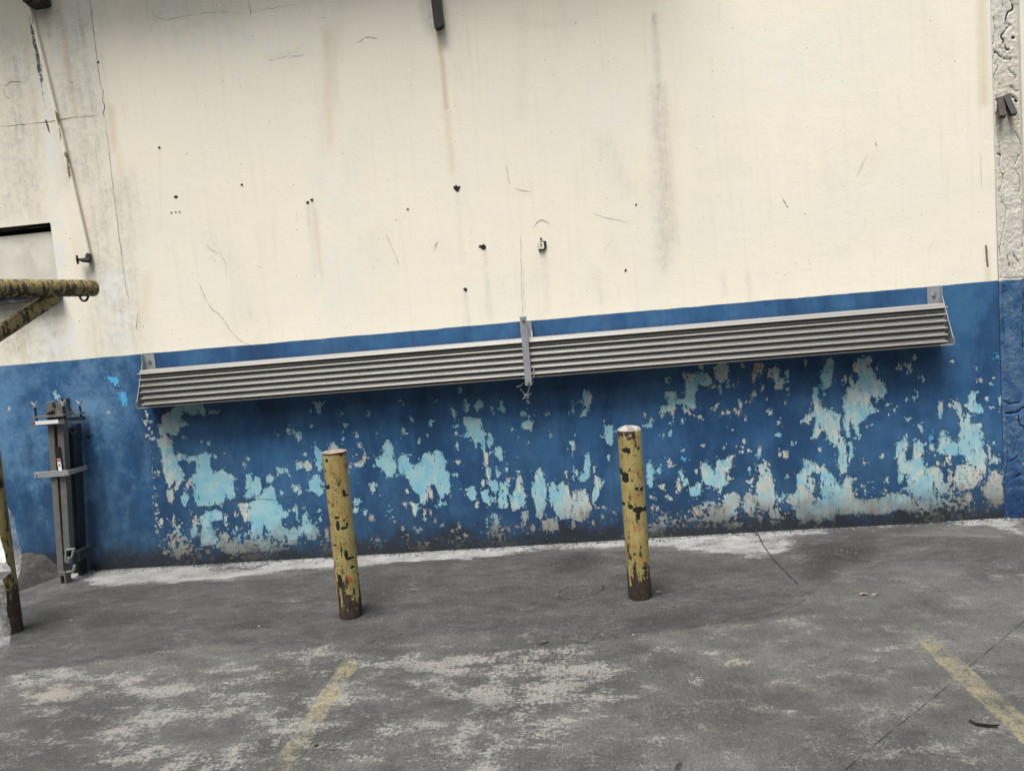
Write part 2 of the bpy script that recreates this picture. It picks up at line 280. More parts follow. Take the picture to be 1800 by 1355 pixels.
O('C', 1, (130, 500, 12), (440, 490, 10), (500, 512, 14, 18), (620, 440, 12), (595, 312, 16, 12), (180, 1060, 12), (300, 1065, 12), (270, 1050, 9), (210, 1140, 12), (400, 1255, 18, 10), (500, 1260, 18, 11), (860, 1255, 18, 9), (560, 1255, 10), (880, 1280, 14, 7), (1180, 1240, 20, 14), (1220, 135, 10, 26), (640, 1210, 14, 9), (1070, 1200, 9), (480, 880, 12, 16))
P('D', .5, '390 160 425 115 500 105 520 130 500 170 530 210 550 260 600 290 620 345 590 380 555 405 520 370 500 400 520 450 548 455 540 480 500 490 470 520 430 560 425 600 438 640 420 660 395 610 385 570 355 540 365 650 345 655 325 600 310 530 330 480 315 440 330 390 340 330 360 300 355 250 370 228 390 270 405 290 430 240 420 210 395 200')
P('D', .95, '505 175 545 260 590 300 590 375 555 400 520 370 490 300 480 220'); P('D', .9, '430 320 500 320 505 470 460 515 430 450')
P('D', 1, '320 235 340 232 348 280 330 290'); P('D', .6, '690 140 720 145 725 190 705 200'); P('D', .6, '740 155 775 150 795 205 775 225 765 190'); P('D', .4, '825 340 835 370 800 405 795 385'); P('D', .5, '965 430 985 415 1000 440 985 530 965 525')
P('D', .55, '1065 405 1105 415 1125 460 1125 520 1150 540 1160 490 1180 500 1195 560 1225 560 1265 560 1260 590 1275 660 1275 740 1300 790 1285 900 1240 900 1200 850 1150 820 1140 780 1100 770 1100 640 1115 600 1105 500 1070 450')
P('D', .9, '1200 600 1245 610 1270 680 1265 745 1215 740 1195 680'); P('D', .9, '1110 650 1170 640 1185 740 1130 775 1100 740')
P('D', .2, '1140 430 1165 430 1170 370 1185 335 1230 345 1225 370 1225 420 1275 460 1265 490 1210 490 1185 480 1165 450'); P('D', .8, '1172 372 1188 338 1228 346 1222 400 1190 410')
P('D', .3, '985 590 1010 620 1050 660 1075 690 1100 700 1100 770 1080 785 1030 765 1000 775 955 740 965 690 980 640'); P('D', -.5, '925 615 930 660 905 680 900 660'); P('D', .6, '905 690 940 715 940 745 905 735')
P('D', .5, '680 690 720 670 740 650 745 625 758 640 755 700 735 760 745 810 790 800 800 760 795 690 830 675 865 700 870 750 850 780 870 830 890 880 910 850 960 850 1000 900 990 960 1030 960 1040 860 1060 870 1060 960 1020 1030 970 1050 955 980 930 960 935 1060 960 1080 955 1115 870 1110 880 1070 830 1050 770 1040 725 1000 760 980 755 900 735 870 735 940 715 975 690 960 690 850 675 780')
P('D', .95, '800 690 830 678 862 700 868 750 850 780 860 825 800 820 745 810 790 800'); P('D', -.5, '770 960 870 940 925 970 930 1060 880 1080 780 1030')
P('D', 1, '1065 940 1100 840 1200 840 1260 880 1270 930 1200 1000 1125 1020 1090 980'); P('D', 1, '1320 880 1370 880 1410 950 1415 1100 1340 1120 1280 1050 1250 1000 1300 960'); P('D', 1, '1140 1030 1190 1020 1200 1080 1150 1090')
P('D', .55, '0 900 60 870 70 960 120 1060 180 1070 240 960 280 960 300 1000 345 910 385 930 375 1050 440 1080 560 1070 640 1030 690 1030 780 1050 830 1130 800 1170 770 1170 700 1140 600 1180 400 1170 290 1180 270 1160 260 1230 200 1200 150 1240 100 1200 60 1240 0 1200')
P('D', -.5, '175 930 235 900 275 940 295 1005 240 1040 180 1065'); P('D', .3, '820 565 850 570 860 600 855 635 840 600'); P('D', .8, '1310 710 1325 730 1320 800 1308 780'); P('D', .5, '1345 765 1385 800 1380 830 1310 835 1330 800'); P('D', 1, '1010 790 1050 785 1045 830 1020 820')
P('D', -.5, '1360 75 1375 100 1365 120 1355 110'); P('D', .1, '1385 140 1398 140 1395 165'); P('D', .1, '1370 380 1405 370 1405 420 1380 420'); P('D', 1, '1390 430 1410 430 1400 465'); P('D', 1, '1255 245 1265 260 1250 280 1242 265'); P('D', .3, '1400 840 1412 840 1412 980 1405 960')
P('D', .3, '350 690 375 680 385 720 380 790 360 830 350 800 365 740')
O('D', .6, (860, 255, 10, 20), (1045, 433, 11), (1225, 187, 7), (1345, 245, 6), (1315, 288, 7), (1295, 390, 8), (1310, 450, 7), (665, 463, 7, 10), (620, 430, 10, 13), (755, 535, 9, 14), (1048, 145, 6), (585, 780, 11, 16), (805, 108, 14, 20), (545, 180, 8, 16), (152, 733, 13, 7), (190, 358, 9), (515, 562, 5), (1345, 690, 6, 14), (480, 580, 5), (620, 500, 5), (615, 935, 7, 16), (310, 1045, 14), (1180, 1150, 12), (1040, 1150, 10), (1300, 1150, 10))
O('D', 0, (750, 395, 12, 16), (590, 330, 8, 20), (800, 570, 4)); O('D', 1, (465, 828, 12, 9), (600, 1010, 16, 9), (940, 780, 8), (960, 825, 9, 16), (1000, 830, 12, 18))
PEEL = [q for q in PEEL if max(p[0] for p in q[1])-min(p[0] for p in q[1]) > .002]

# ------------------------------------------------------------------ materials
def mat_wall():
    g = G('weathered_wall'); pe, ba, sp, ch = g.attr('paint'); gy, ru, pl, dk = g.attr('stain'); x, y, z = g.sep()
    n1 = g.noise(16, 3); n2 = g.noise(70, 3); n3 = g.noise(240, 2); big = g.noise(1.3, 5); mid = g.noise(6, 5, .6)
    streak = g.noise(1, 5, .6, g.mapv((22, 22, 1.1))); fine = g.noise(1, 3, .6, g.mapv((120, 120, 5)))
    nv = g.noise(1, 5, .66, g.mapv((40, 40, 13))); nv2 = g.noise(1, 3, .6, g.mapv((95, 95, 48)))
    pw = g.add(g.add(g.mul(g.add(nv, -.5), .050), g.mul(g.add(nv2, -.5), .034)), g.mul(g.add(n3, -.5), .012))
    pv = g.add(g.add(pe, pw), .0015)
    sat = g.mul(g.ss(g.add(g.noise(30, 4, .62), g.mul(g.ss(pe, -.05, -.008), .16)), .752, .765), g.ss(pe, -.0499, -.03))
    isl = g.ss(g.noise(1, 5, .66, g.mapv((46, 46, 20))), .565, .66); pv = g.add(pv, g.mul(isl, -.048))
    peel = g.ss(pv, -.001, .0012)
    spk = g.ss(g.add(g.mul(sp, .34), g.add(g.mul(g.noise(38, 5, .65), .55), g.mul(g.noise(4, 2), .45))), .70, .715)
    tiny = g.ss(g.add(g.noise(90, 2, .5), g.mul(g.noise(7, 2), .25)), .865, .885)
    peel = g.mth('MAXIMUM', g.mth('MAXIMUM', peel, spk), sat)
    # cream upper coat
    cr = g.mix(g.ss(big, .3, .7), (.85, .80, .665), (.81, .775, .665))
    cr = g.mix(g.mul(g.ss(streak, .5, .8), .25), cr, (.62, .58, .49))
    cr = g.mix(g.mul(g.ss(mid, .5, .8), .35), cr, (.86, .82, .72)); cr = g.mix(g.mul(g.ss(g.noise(2.6, 6, .68, g.mapv((1, 1, .45))), .52, .72), .30), cr, (.70, .655, .54))
    cr = g.mix(g.mul(g.ss(g.noise(45, 6, .7), .62, .8), .28), cr, (.5, .47, .4))
    gm = g.mul(gy, g.mul(g.ss(g.add(mid, g.mul(streak, .6)), .5, 1.05, .35, 1), g.ss(g.add(g.mul(g.noise(24, 6, .72), .7), g.mul(fine, .4)), .38, .72, .25, 1)))
    cr = g.mix(g.mth('MULTIPLY', gm, 1.1, clamp=True), cr, (.37, .368, .345))
    cr = g.mix(g.mth('MULTIPLY', ru, g.ss(streak, .25, .75, .7, 1.3), clamp=True), cr, (.56, .44, .26))
    cr = g.mix(g.mul(pl, g.ss(g.noise(9, 5, .65), .38, .58)), cr, (.74, .76, .76))
    dots = g.ss(g.add(g.noise(55, 1, .5), g.mul(g.noise(5, 2), .25)), .885, .905)
    cr = g.mix(g.mul(dots, .6), cr, (.10, .09, .075))
    # blue lower coat
    bl = g.mix(g.ss(g.add(g.mul(big, .6), g.mul(mid, .4)), .38, .62), (.018, .076, .192), (.038, .128, .272))
    bl = g.mix(g.mul(g.ss(streak, .45, .75), .45), bl, (.020, .062, .155))
    bl = g.mix(g.mul(g.ss(fine, .58, .8), .35), bl, (.05, .14, .31))
    bl = g.mix(g.mul(ch, g.ss(g.add(g.mul(g.noise(2.1, 5, .6), .5), g.mul(g.noise(9, 9, .78), .5)), .42, .60)), bl, (.125, .255, .41)); bl = g.mix(g.mul(ch, g.ss(g.noise(13, 9, .8), .55, .68)), bl, (.17, .29, .42))
    bl = g.mix(g.mul(g.ss(g.noise(2.2, 5, .6), .55, .75), .6), bl, (.042, .098, .18))
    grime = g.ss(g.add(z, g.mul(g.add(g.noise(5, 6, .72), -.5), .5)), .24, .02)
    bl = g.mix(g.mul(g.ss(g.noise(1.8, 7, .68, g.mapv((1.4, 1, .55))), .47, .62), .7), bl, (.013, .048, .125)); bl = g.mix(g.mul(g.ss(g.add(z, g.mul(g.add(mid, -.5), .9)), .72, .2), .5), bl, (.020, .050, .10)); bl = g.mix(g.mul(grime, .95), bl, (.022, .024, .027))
    # what lies under the flaked blue
    lb = g.mix(g.ss(g.noise(9, 4), .35, .65), (.20, .46, .58), (.32, .53, .57))
    lb = g.mix(g.mul(g.ss(n2, .55, .7), .35), lb, (.50, .61, .59)); lb = g.mix(g.ss(ba, -.15, -.35), lb, (.085, .40, .72))
    cm = g.mix(g.ss(g.noise(14, 4), .35, .62), (.56, .57, .51), (.36, .51, .53))
    bn = g.add(g.add(ba, -.07), g.add(g.mul(g.add(nv, -.5), 2.0), g.mul(g.add(g.noise(5, 3), -.5), 1.3)))
    un = g.mix(g.ss(bn, .42, .56), lb, cm)
    un = g.mix(g.ss(g.add(bn, g.mul(g.add(n2, -.5), 1.6)), .92, 1.12), un, g.mix(g.ss(nv2, .4, .6), (.20, .175, .145), (.35, .335, .30)))
    un = g.mix(g.mul(g.ss(g.noise(60, 5, .7), .6, .72), g.ss(ba, .05, .8, .25, .85)), un, (.11, .085, .065))
    un = g.mix(g.mul(g.ss(g.add(z, g.mul(g.add(g.noise(7, 6, .72), -.5), .5)), .34, .06), .85), un, (.155, .15, .138))
    un = g.mix(g.mul(g.ss(g.add(z, g.mul(g.add(g.noise(9, 6, .72), -.5), .18)), .13, .03), .85), un, (.032, .031, .030))
    low = g.mix(peel, bl, un)
    low = g.mix(g.mul(tiny, g.ss(x, -3.03, -3.0, .1, .55)), low, (.45, .52, .52))
    edge = g.mul(g.ss(pv, -.0045, -.001), g.ss(pv, .002, -.0005))
    low = g.mix(g.mul(edge, .55), low, (.012, .025, .05))  # dark rim painted round the flaked patches as shadow of the paint thickness
    # boundary between the coats
    zb = g.add(z, g.add(g.mul(g.add(g.noise(1, 3, .5, g.mapv((5, 5, 5))), -.5), .012), g.mul(g.add(n2, -.5), .004)))
    up = g.ss(zb, 1.4985, 1.5015)
    col = g.mix(up, low, cr)
    dkm = g.ss(g.add(dk, g.mul(g.add(g.noise(40, 6, .75), -.5), 1.3)), .55, .72)
    col = g.mix(g.mul(dkm, .9), col, (.045, .042, .04))
    h = g.add(g.mul(peel, g.mul(g.add(1, g.mul(up, -1)), -2.0)), g.add(g.mul(g.noise(26, 6, .65), .5), g.mul(g.noise(230, 3, .6), .16)))
    h = g.add(h, g.mul(dkm, -.8)); h = g.add(h, g.mul(mid, 1.1)); h = g.add(h, g.mul(g.noise(70, 3, .6, g.mapv((1.6, 1, .8))), .35))
    g.bsdf(col, g.lin(g.add(up, peel), 0, 1, .52, .82), 0, g.bump(h, .6, .0035), .35)
    return g.m
def plain(name, col, rough=.6, metal=0, var=.25, sc=20, bump=.15, dirt=None, stretch=(1, 1, 1)):
    g = G(name); v = g.mapv(stretch); n = g.noise(sc, 5, .6, v); c = g.mix(g.mul(g.ss(n, .35, .7), 1), tuple(q*(1-var) for q in col), tuple(min(1, q*(1+var)) for q in col))
    if dirt: c = g.mix(g.mul(g.ss(g.noise(sc*.6, 6, .7), .52, .68), dirt[1]), c, dirt[0])
    g.bsdf(c, g.lin(n, .3, .7, max(.05, rough-.1), min(1, rough+.1)), metal, g.bump(g.noise(sc*6, 4, .6, v), bump, .002)); return g.m
def mat_ground():
    g = G('old_concrete'); li, ap, st, jo = g.attr('ground'); ye, ck, dp, rg = g.attr('marks')
    big = g.noise(1.5, 8, .68); mid = g.noise(6, 9, .70, g.mapv((.8, 1.25, 1))); fin = g.noise(60, 6, .72); grit = g.noise(260, 4, .65)
    broom = g.noise(1, 3, .6, g.mapv((150, 2.2, 1))); broom2 = g.noise(1, 3, .6, g.mapv((48, 1.3, 1))); cross = g.noise(21, 7, .72, g.mapv((.7, 1.3, 1)))
    c = g.mix(g.ss(big, .32, .7), (.058, .058, .057), (.128, .1275, .125))
    c = g.mix(g.mul(g.ss(mid, .5, .68), .6), c, (.155, .153, .149))
    c = g.mix(g.mul(g.ss(mid, .48, .3), .7), c, (.045, .0445, .0435))
    c = g.mix(g.mul(g.ss(fin, .48, .30), .65), c, (.035, .0345, .034)); c = g.mix(g.mul(g.ss(fin, .54, .72), .45), c, (.19, .187, .18))
    b = g.mul(g.add(1, g.mul(ap, -1)), g.ss(broom, .5, .75)); c = g.mix(g.mul(b, .22), c, (.19, .187, .18))
    c = g.mix(g.mul(g.mul(g.add(1, g.mul(ap, -1)), g.ss(broom2, .45, .25)), .3), c, (.055, .055, .053))
    lm = g.add(g.mul(li, .95), g.add(g.add(g.mul(g.add(mid, -.5), 3.6), g.mul(g.add(fin, -.5), 2.2)), g.add(g.mul(g.add(broom, -.5), .25), g.mul(g.add(cross, -.5), 1.5))))
    lm = g.mul(g.ss(lm, .46, .92), g.ss(li, .0, .4)); c = g.mix(g.mul(g.mul(lm, g.ss(g.add(g.mul(broom, .3), g.mul(fin, .9)), .44, .70, .35, 1)), .85), c, (.32, .312, .292))
    c = g.mix(g.mul(g.mul(ye, g.ss(lm, 0, 1, .15, 1)), .5), c, (.33, .285, .18))
    apc = g.mix(g.ss(g.noise(3.2, 8, .7, g.mapv((1, 2.2, 1))), .35, .66), (.042, .0415, .041), (.084, .083, .081)); apc = g.mix(g.mul(g.ss(fin, .5, .75), .4), apc, (.034, .0335, .033))
    c = g.mix(g.mul(ap, .8), c, apc)
    c = g.mix(g.mul(g.mul(ap, g.ss(g.noise(14, 6, .7, g.mapv((.5, 1.8, 1))), .58, .72)), .5), c, (.19, .187, .18))
    c = g.mix(g.mul(g.mul(ap, g.ss(cross, .52, .66)), .5), c, (.135, .133, .129)); c = g.mix(g.mul(g.mul(ap, g.ss(cross, .47, .33)), .6), c, (.032, .0315, .031)); c = g.mix(g.mul(g.ss(fin, .46, .30), .5), c, (.028, .0275, .027)); c = g.mix(g.mul(g.ss(g.add(fin, g.mul(grit, .4)), .76, .95), .45), c, (.20, .197, .19))
    c = g.mix(1.0, c, (.76, .76, .765), 'MULTIPLY')
    sm = g.ss(g.add(st, g.add(g.mul(g.add(g.noise(5, 7, .7, g.mapv((.6, 1.6, 1))), -.5), 2.6), g.mul(g.add(fin, -.5), 1.6))), .38, .80); c = g.mix(sm, c, g.mix(g.ss(mid, .35, .7), (.20, .20, .197), (.33, .33, .326)))
    c = g.mix(g.mul(g.mul(sm, g.ss(g.noise(20, 6, .75), .56, .68)), .6), c, (.12, .118, .115))
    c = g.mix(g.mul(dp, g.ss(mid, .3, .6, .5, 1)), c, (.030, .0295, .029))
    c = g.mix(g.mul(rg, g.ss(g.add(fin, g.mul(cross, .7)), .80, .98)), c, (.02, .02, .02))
    ckm = g.ss(g.add(ck, g.mul(g.add(fin, -.5), .7)), .36, .58); c = g.mix(g.mul(ckm, .8), c, (.02, .02, .019))
    jm = g.ss(g.add(jo, g.mul(g.add(fin, -.5), .5)), .3, .55); c = g.mix(g.mul(jm, .5), c, (.04, .04, .038))
    c = g.mix(g.mul(g.ss(g.add(grit, g.mul(fin, .5)), .80, .92), .7), c, (.025, .025, .025))
    c = g.mix(g.mul(g.ss(g.add(g.noise(150, 4, .65), g.mul(mid, .4)), .78, .88), .45), c, (.33, .325, .31))
    c = g.mix(1.0, c, g.lin(g.noise(115, 4, .75), .3, .7, .66, 1.34), 'MULTIPLY')
    h = g.add(g.add(g.mul(mid, .9), g.mul(fin, .5)), g.add(g.mul(g.mul(broom, g.add(1, g.mul(ap, -1))), .55), g.mul(grit, .22)))
    h = g.add(h, g.add(g.mul(ckm, -1.6), g.mul(jm, -1.2))); h = g.add(h, g.mul(rg, g.mul(fin, 1.6)))
    g.bsdf(c, .82, 0, g.bump(h, 1.0, .008), .3); return g.m
def mat_line():
    g = G('worn_yellow_paint'); mid = g.noise(8, 5, .65); fin = g.noise(60, 5, .65); broom = g.noise(1, 3, .6, g.mapv((140, 2.5, 1))); w, e, _, _ = g.attr('wear')
    c = g.mix(g.ss(mid, .35, .65), (.26, .24, .16), (.33, .295, .18)); c = g.mix(g.mul(g.ss(broom, .5, .3), .3), c, (.17, .16, .12))
    k = g.add(w, g.add(g.add(g.mul(g.add(mid, -.5), 1.8), g.mul(g.add(fin, -.5), 1.0)), g.mul(g.add(broom, -.5), .6)))
    al = g.mul(g.mul(g.ss(k, .25, .95), g.ss(fin, .36, .58, .62, 1)), .46)
    o = g.bsdf(c, .8, 0, g.bump(g.add(fin, broom), .5, .003), .3, False); t = g.n('ShaderNodeBsdfTransparent'); m = g.n('ShaderNodeMixShader')
    g.lk(m.inputs[0], al); g.lk(m.inputs[1], t.outputs[0]); g.lk(m.inputs[2], o.outputs[0]); g.lk(g.out.inputs[0], m.outputs[0]); return g.m
def mat_yellow(name='chipped_yellow_paint', q=1.0, chipb=0.0):
    g = G(name); ch, ru, br, re = g.attr('chip'); x, y, z = g.sep(); n1 = g.noise(38, 5, .65); n2 = g.noise(120, 4, .6); v = g.noise(1, 4, .6, g.mapv((40, 40, 7))); big = g.noise(9, 4)
    c = g.mix(g.ss(big, .3, .7), (.36*q, .29*q, .105*q), (.44*q, .365*q, .145*q)); c = g.mix(g.mul(g.ss(v, .5, .75), .5), c, (.28*q, .21*q, .085*q)); c = g.mix(g.mul(g.ss(g.noise(17, 5, .7), .52, .7), .45), c, (.22*q, .17*q, .085*q))
    c = g.mix(g.mul(g.ss(n1, .60, .70), .75), c, (.17, .095, .05))
    c = g.mix(g.mul(g.ss(br, .2, .5), .85), c, (.33, .18, .075)); c = g.mix(g.mul(g.ss(g.add(re, g.mul(g.add(n1, -.5), .8)), .4, .6), .8), c, (.30, .07, .055))
    r = g.ss(g.add(ru, g.add(g.mul(g.add(n1, -.5), 1.6), g.mul(g.add(v, -.5), 2.2))), .48, .62); rust = g.mix(g.ss(n1, .35, .7), (.018, .014, .012), (.06, .040, .028))
    c = g.mix(r, c, rust)
    k = g.ss(g.add(g.add(ch, chipb), g.add(g.mul(g.add(n1, -.5), 1.5), g.mul(g.add(n2, -.5), .9))), .48, .56); c = g.mix(k, c, (.010, .009, .008))
    sp = g.ss(g.add(n2, g.mul(g.noise(12, 2), .35)), .765, .80); c = g.mix(g.mul(sp, .85), c, (.02, .016, .012))
    h = g.add(g.mul(g.mth('MAXIMUM', k, r), -1), g.add(g.mul(n1, .6), g.mul(n2, .25)))
    g.bsdf(c, g.lin(g.mth('MAXIMUM', k, r), 0, 1, .42, .75), 0, g.bump(h, .6, .003), .4); return g.m
def mat_pillar():
    g = G('cracked_plaster'); dk, lump, _, _ = g.attr('crack'); x, y, z = g.sep(); n = g.noise(12, 6, .65); f = g.noise(150, 4, .65); m = g.noise(35, 5, .65)
    cr = g.mix(g.ss(n, .3, .7), (.56, .54, .475), (.70, .68, .61)); cr = g.mix(g.mul(g.ss(m, .55, .75), .5), cr, (.45, .43, .37)); cr = g.mix(g.mul(g.ss(f, .52, .72), .55), cr, (.30, .285, .25))
    cr = g.mix(g.mul(g.mul(g.ss(z, 1.9, 2.6), g.ss(z, 3.0, 2.6)), g.ss(n, .42, .7)), cr, (.52, .44, .31))
    bl = g.mix(g.ss(n, .35, .65), (.03, .085, .2), (.085, .165, .28)); bl = g.mix(g.ss(g.add(z, g.mul(n, .5)), .62, .35), bl, (.02, .055, .15)); bl = g.mix(g.ss(g.add(z, g.mul(n, .3)), .2, .08), bl, (.02, .022, .025))
    bl = g.mix(g.mul(g.ss(g.add(m, g.mul(n, .4)), .82, .88), .8), bl, (.28, .26, .23))
    c = g.mix(g.ss(g.add(z, g.mul(n, .03)), 1.508, 1.514), bl, cr)
    k = g.ss(g.add(g.mul(dk, g.ss(g.noise(16, 3, .6), .40, .56, .35, 1)), g.mul(g.add(f, -.5), 1.3)), .40, .58); c = g.mix(k, c, (.012, .011, .010))
    pit = g.ss(g.add(g.noise(48, 5, .7), g.mul(n, .35)), .80, .86); c = g.mix(g.mul(pit, .85), c, (.03, .028, .026))
    g.bsdf(c, .85, 0, g.bump(g.add(g.add(m, g.mul(f, 1.3)), g.mul(k, -1.2)), .8, .004), .2); return g.m
def mat_alu(name, col=(.25, .245, .232)):
    g = G(name); s1 = g.noise(1, 4, .65, g.mapv((.8, 60, 330))); s2 = g.noise(1, 4, .6, g.mapv((5, 200, 700))); n = g.noise(3, 5)
    c = g.mix(g.ss(s1, .38, .7), tuple(q*.84 for q in col), tuple(q*1.1 for q in col)); c = g.mix(g.mul(g.ss(n, .5, .8), .3), c, tuple(q*.7 for q in col))
    g.bsdf(c, g.lin(s2, .3, .7, .42, .6), .3, g.bump(s1, .12, .001)); return g.m
def mat_pipe():
    g = G('flaking_pipe_paint'); n = g.noise(1, 4, .6, g.mapv((30, 30, 5))); f = g.noise(90, 4); x, y, z = g.sep()
    c = g.mix(g.ss(f, .3, .7), (.80, .76, .64), (.88, .85, .76)); k = g.ss(g.add(n, g.mul(g.ss(z, 3.4, 2.4), .07)), .60, .63); c = g.mix(k, c, g.mix(g.ss(f, .4, .6), (.16, .11, .06), (.30, .23, .13)))
    g.bsdf(c, .6, 0, g.bump(g.mul(k, -1), .5, .002)); return g.m
M_wall = mat_wall(); M_ground = mat_ground(); M_yel = mat_yellow('chipped_yellow_paint', .84, .085); M_yel2 = mat_yellow('rusted_olive_yellow_paint', .55, .03); M_line = mat_line(); M_pil = mat_pillar(); M_alu = mat_alu('ribbed_aluminium'); M_rib = mat_alu('pale_rib_edge', (.33, .323, .305)); M_pipe = mat_pipe()  # ribs get a paler tone of the panel metal
M_crack = plain('crack_dark', (.10, .092, .078), .9, sc=40)  # dark tone for crack slivers, scuffs and screw holes
M_rust = plain('dark_rust', (.05, .036, .028), .8, 0, .5, 40, .5, ((.11, .06, .035), .6))
M_black = plain('black_steel', (.012, .011, .010), .6, 0, .4, 60, .3)
M_galv = plain('painted_grey_steel', (.33, .35, .375), .45, .3, .07, 30, .08)
M_bolt = plain('zinc_bolt', (.5, .52, .53), .35, .8, .2, 60)
M_grey = plain('grey_stand_paint', (.165, .161, .15), .4, .25, .1, 30, .06)
M_dgrey = plain('shaded_stand_grey', (.035, .043, .047), .4, .2, .12, 25, .05)  # darker grey that paints in the shade on the stand's side and rear
M_lgrey = plain('pale_grey_strap', (.36, .37, .38), .4, .35, .08, 40, .06)
M_white = plain('white_print', (.75, .76, .75), .5, 0, .04, 30, .02); M_red = plain('red_print', (.42, .05, .06), .5, 0, .1, 30, .02); M_ink = plain('black_print', (.01, .01, .01), .5, 0, .1, 30, .02)
M_cem = plain('rough_cement', (.036, .035, .033), .9, 0, .45, 26, 1.0, ((.075, .072, .068), .5))
M_capc = plain('crumbling_mortar', (.27, .255, .235), .9, 0, .4, 40, .9, ((.12, .095, .08), .85))
M_stone = plain('dark_stone', (.06, .058, .054), .9, 0, .3, 60, .6); M_leaf = plain('dry_leaf', (.36, .315, .25), .8, 0, .3, 60, .4)
M_roof = plain('canopy_sheet', (.16, .155, .15), .7)
M_sill = plain('weathered_sill', (.045, .047, .05), .8, 0, .4, 40, .6, ((.22, .24, .26), .6))

# ------------------------------------------------------------------ wall
XL, XR = -5.4, 2.568
nTR = at(91, 391); nBR = at(100, 505); NX1 = (nTR.x+nBR.x)/2; NZ0, NZ1 = 2.005, 2.44; NX0 = -4.95
xs = np.unique(np.concatenate([np.arange(XL, -4.15, .05), np.arange(-4.15, XR, .0062), [XR, NX0, NX1]]))
zs = np.unique(np.concatenate([np.arange(-.04, 1.53, .0062), np.arange(1.53, 4.0, .0125), np.arange(4.0, 5.4, .05), [NZ0, NZ1, 5.4]]))
def dedupe(v, keep_):
    out = []
    for q in v:
        if any(0 < abs(q-k) < .0035 for k in keep_): continue
        if not out or q-out[-1] > 1e-6: out.append(q)
    return np.array(out)
xs = dedupe(xs, (NX0, NX1, XR)); zs = dedupe(zs, (NZ0, NZ1, 5.4, 1.53))
F = Field(xs, zs); peel = np.full(F.X.shape, -.05); bare = np.zeros(F.X.shape); best = np.full(F.X.shape, -1e9)
for b, pts in PEEL:
    sl, d = F.poly(peel, pts); m = d > best[sl]; best[sl][m] = d[m]; bare[sl][m] = b
peel = np.clip(peel, -.05, .05)
def blur(a, w, k=4):
    for ax in (0, 1):
        for _ in range(2):
            c = np.zeros_like(a); d = np.zeros_like(a)
            for i in range(-k, k+1): c += np.roll(a*w, i, ax); d += np.roll(w, i, ax)
            a = np.where(w > 0, c/np.maximum(d, 1e-6), a)
    return a
bare = blur(bare, (peel > -.012).astype(float))
Z = lambda: np.zeros(F.X.shape)
spk, chalk, grey, rustA, pale, dark = (Z() for _ in range(6))
def wp(txt):
    v = [float(t) for t in txt.split()]; return [(lambda q: (q.x, q.z))(at(v[i], v[i+1])) for i in range(0, len(v), 2)]
sec = F.X > -3.045
spk[:] = np.clip(1-F.Y/.5, 0, 1)*.50*np.clip((F.X+3.05)/.02, 0, 1)
F.soft(spk, wp('590 700 615 720 640 820 640 940 600 950 585 800'), .40, .12); F.soft(spk, wp('1200 870 1760 830 1765 900 1200 930'), .55, .15)
F.soft(spk, wp('280 900 560 900 560 985 285 990'), .50, .2)
chalk[:] = np.clip((-3.0-F.X)/.08, 0, 1)*.75
F.soft(chalk, wp('70 690 210 680 220 760 120 800 60 740'), 1, .25); F.soft(chalk, wp('0 800 90 820 100 880 0 900'), 1, .25)
chalk[:] = np.maximum(chalk, .16)
for t, v, s, w in (('160 300 235 310 250 610 170 630 140 450', .62, .30, None), ('190 430 225 430 240 600 200 610', .75, .2, None), ('1150 30 1158 160', .75, .05, .018), ('1158 160 1163 330 1168 460', .6, .10, .05), ('1165 260 1170 360 1178 420', .75, .12, .03), ('1060 250 1100 330', .22, .12, .05), ('985 0 992 60', .3, .2, .02),
                   ('548 355 556 470', .45, .07, .01), ('540 355 545 420', .5, .04, .004), ('804 335 812 460', .35, .06, .008), ('852 440 860 560', .45, .06, .008), ('955 440 962 545', .35, .06, .018), ('818 512 824 570', .5, .05, .006), ('280 262 284 400', .35, .03, .003),
                   ('745 0 758 50', .75, .10, .03), ('900 35 960 45 1010 40', .35, .09, .015), ('470 100 540 90', .35, .07, .012), ('60 0 85 60', .9, .10, .03), ('370 420 420 470 430 560', .25, .3, .05), ('210 520 232 640', .35, .06, .012), ('1270 480 1275 520', .45, .04, .008), ('1315 480 1318 525', .4, .04, .008), ('1045 480 1060 530', .25, .12, .02), ('0 540 100 540 130 635 0 640', .75, .2, None), ('0 60 60 60 75 385 0 385', .62, .25, None), ('90 30 165 30 195 330 110 330', .62, .2, None), ('200 0 420 0 430 60 240 70', .35, .3, None), ('100 0 180 0 180 60 110 60', .5, .35, None), ('560 0 620 0 570 250 560 420', .18, .12, None), ('920 20 915 200', .22, .12, .03), ('1740 430 1737 470', .0, .03, .01)):
    pts = wp(t); F.soft(grey, pts, v, s, w is None, w or 0)
for t, v, s, w in (('768 52 778 110 785 190', .75, .04, .013), ('785 190 795 300', .35, .07, .015), ('100 10 110 60 125 160 133 200', .5, .06, .014), ('195 190 202 260', .5, .07, .015), ('205 250 215 330', .3, .06, .01), ('577 60 580 250', .25, .12, .03), ('1725 0 1730 180', .55, .07, .02), ('1735 440 1737 500', .55, .05, .012), ('1175 200 1178 420', .12, .15, .05), ('35 570 42 640', .5, .05, .012), ('60 160 65 260', .3, .06, .012), ('45 60 50 120', .3, .05, .01), ('260 490 250 560', .2, .1, .03), ('555 370 565 480', .25, .05, .01)):
    F.soft(rustA, wp(t), v, s, False, w)
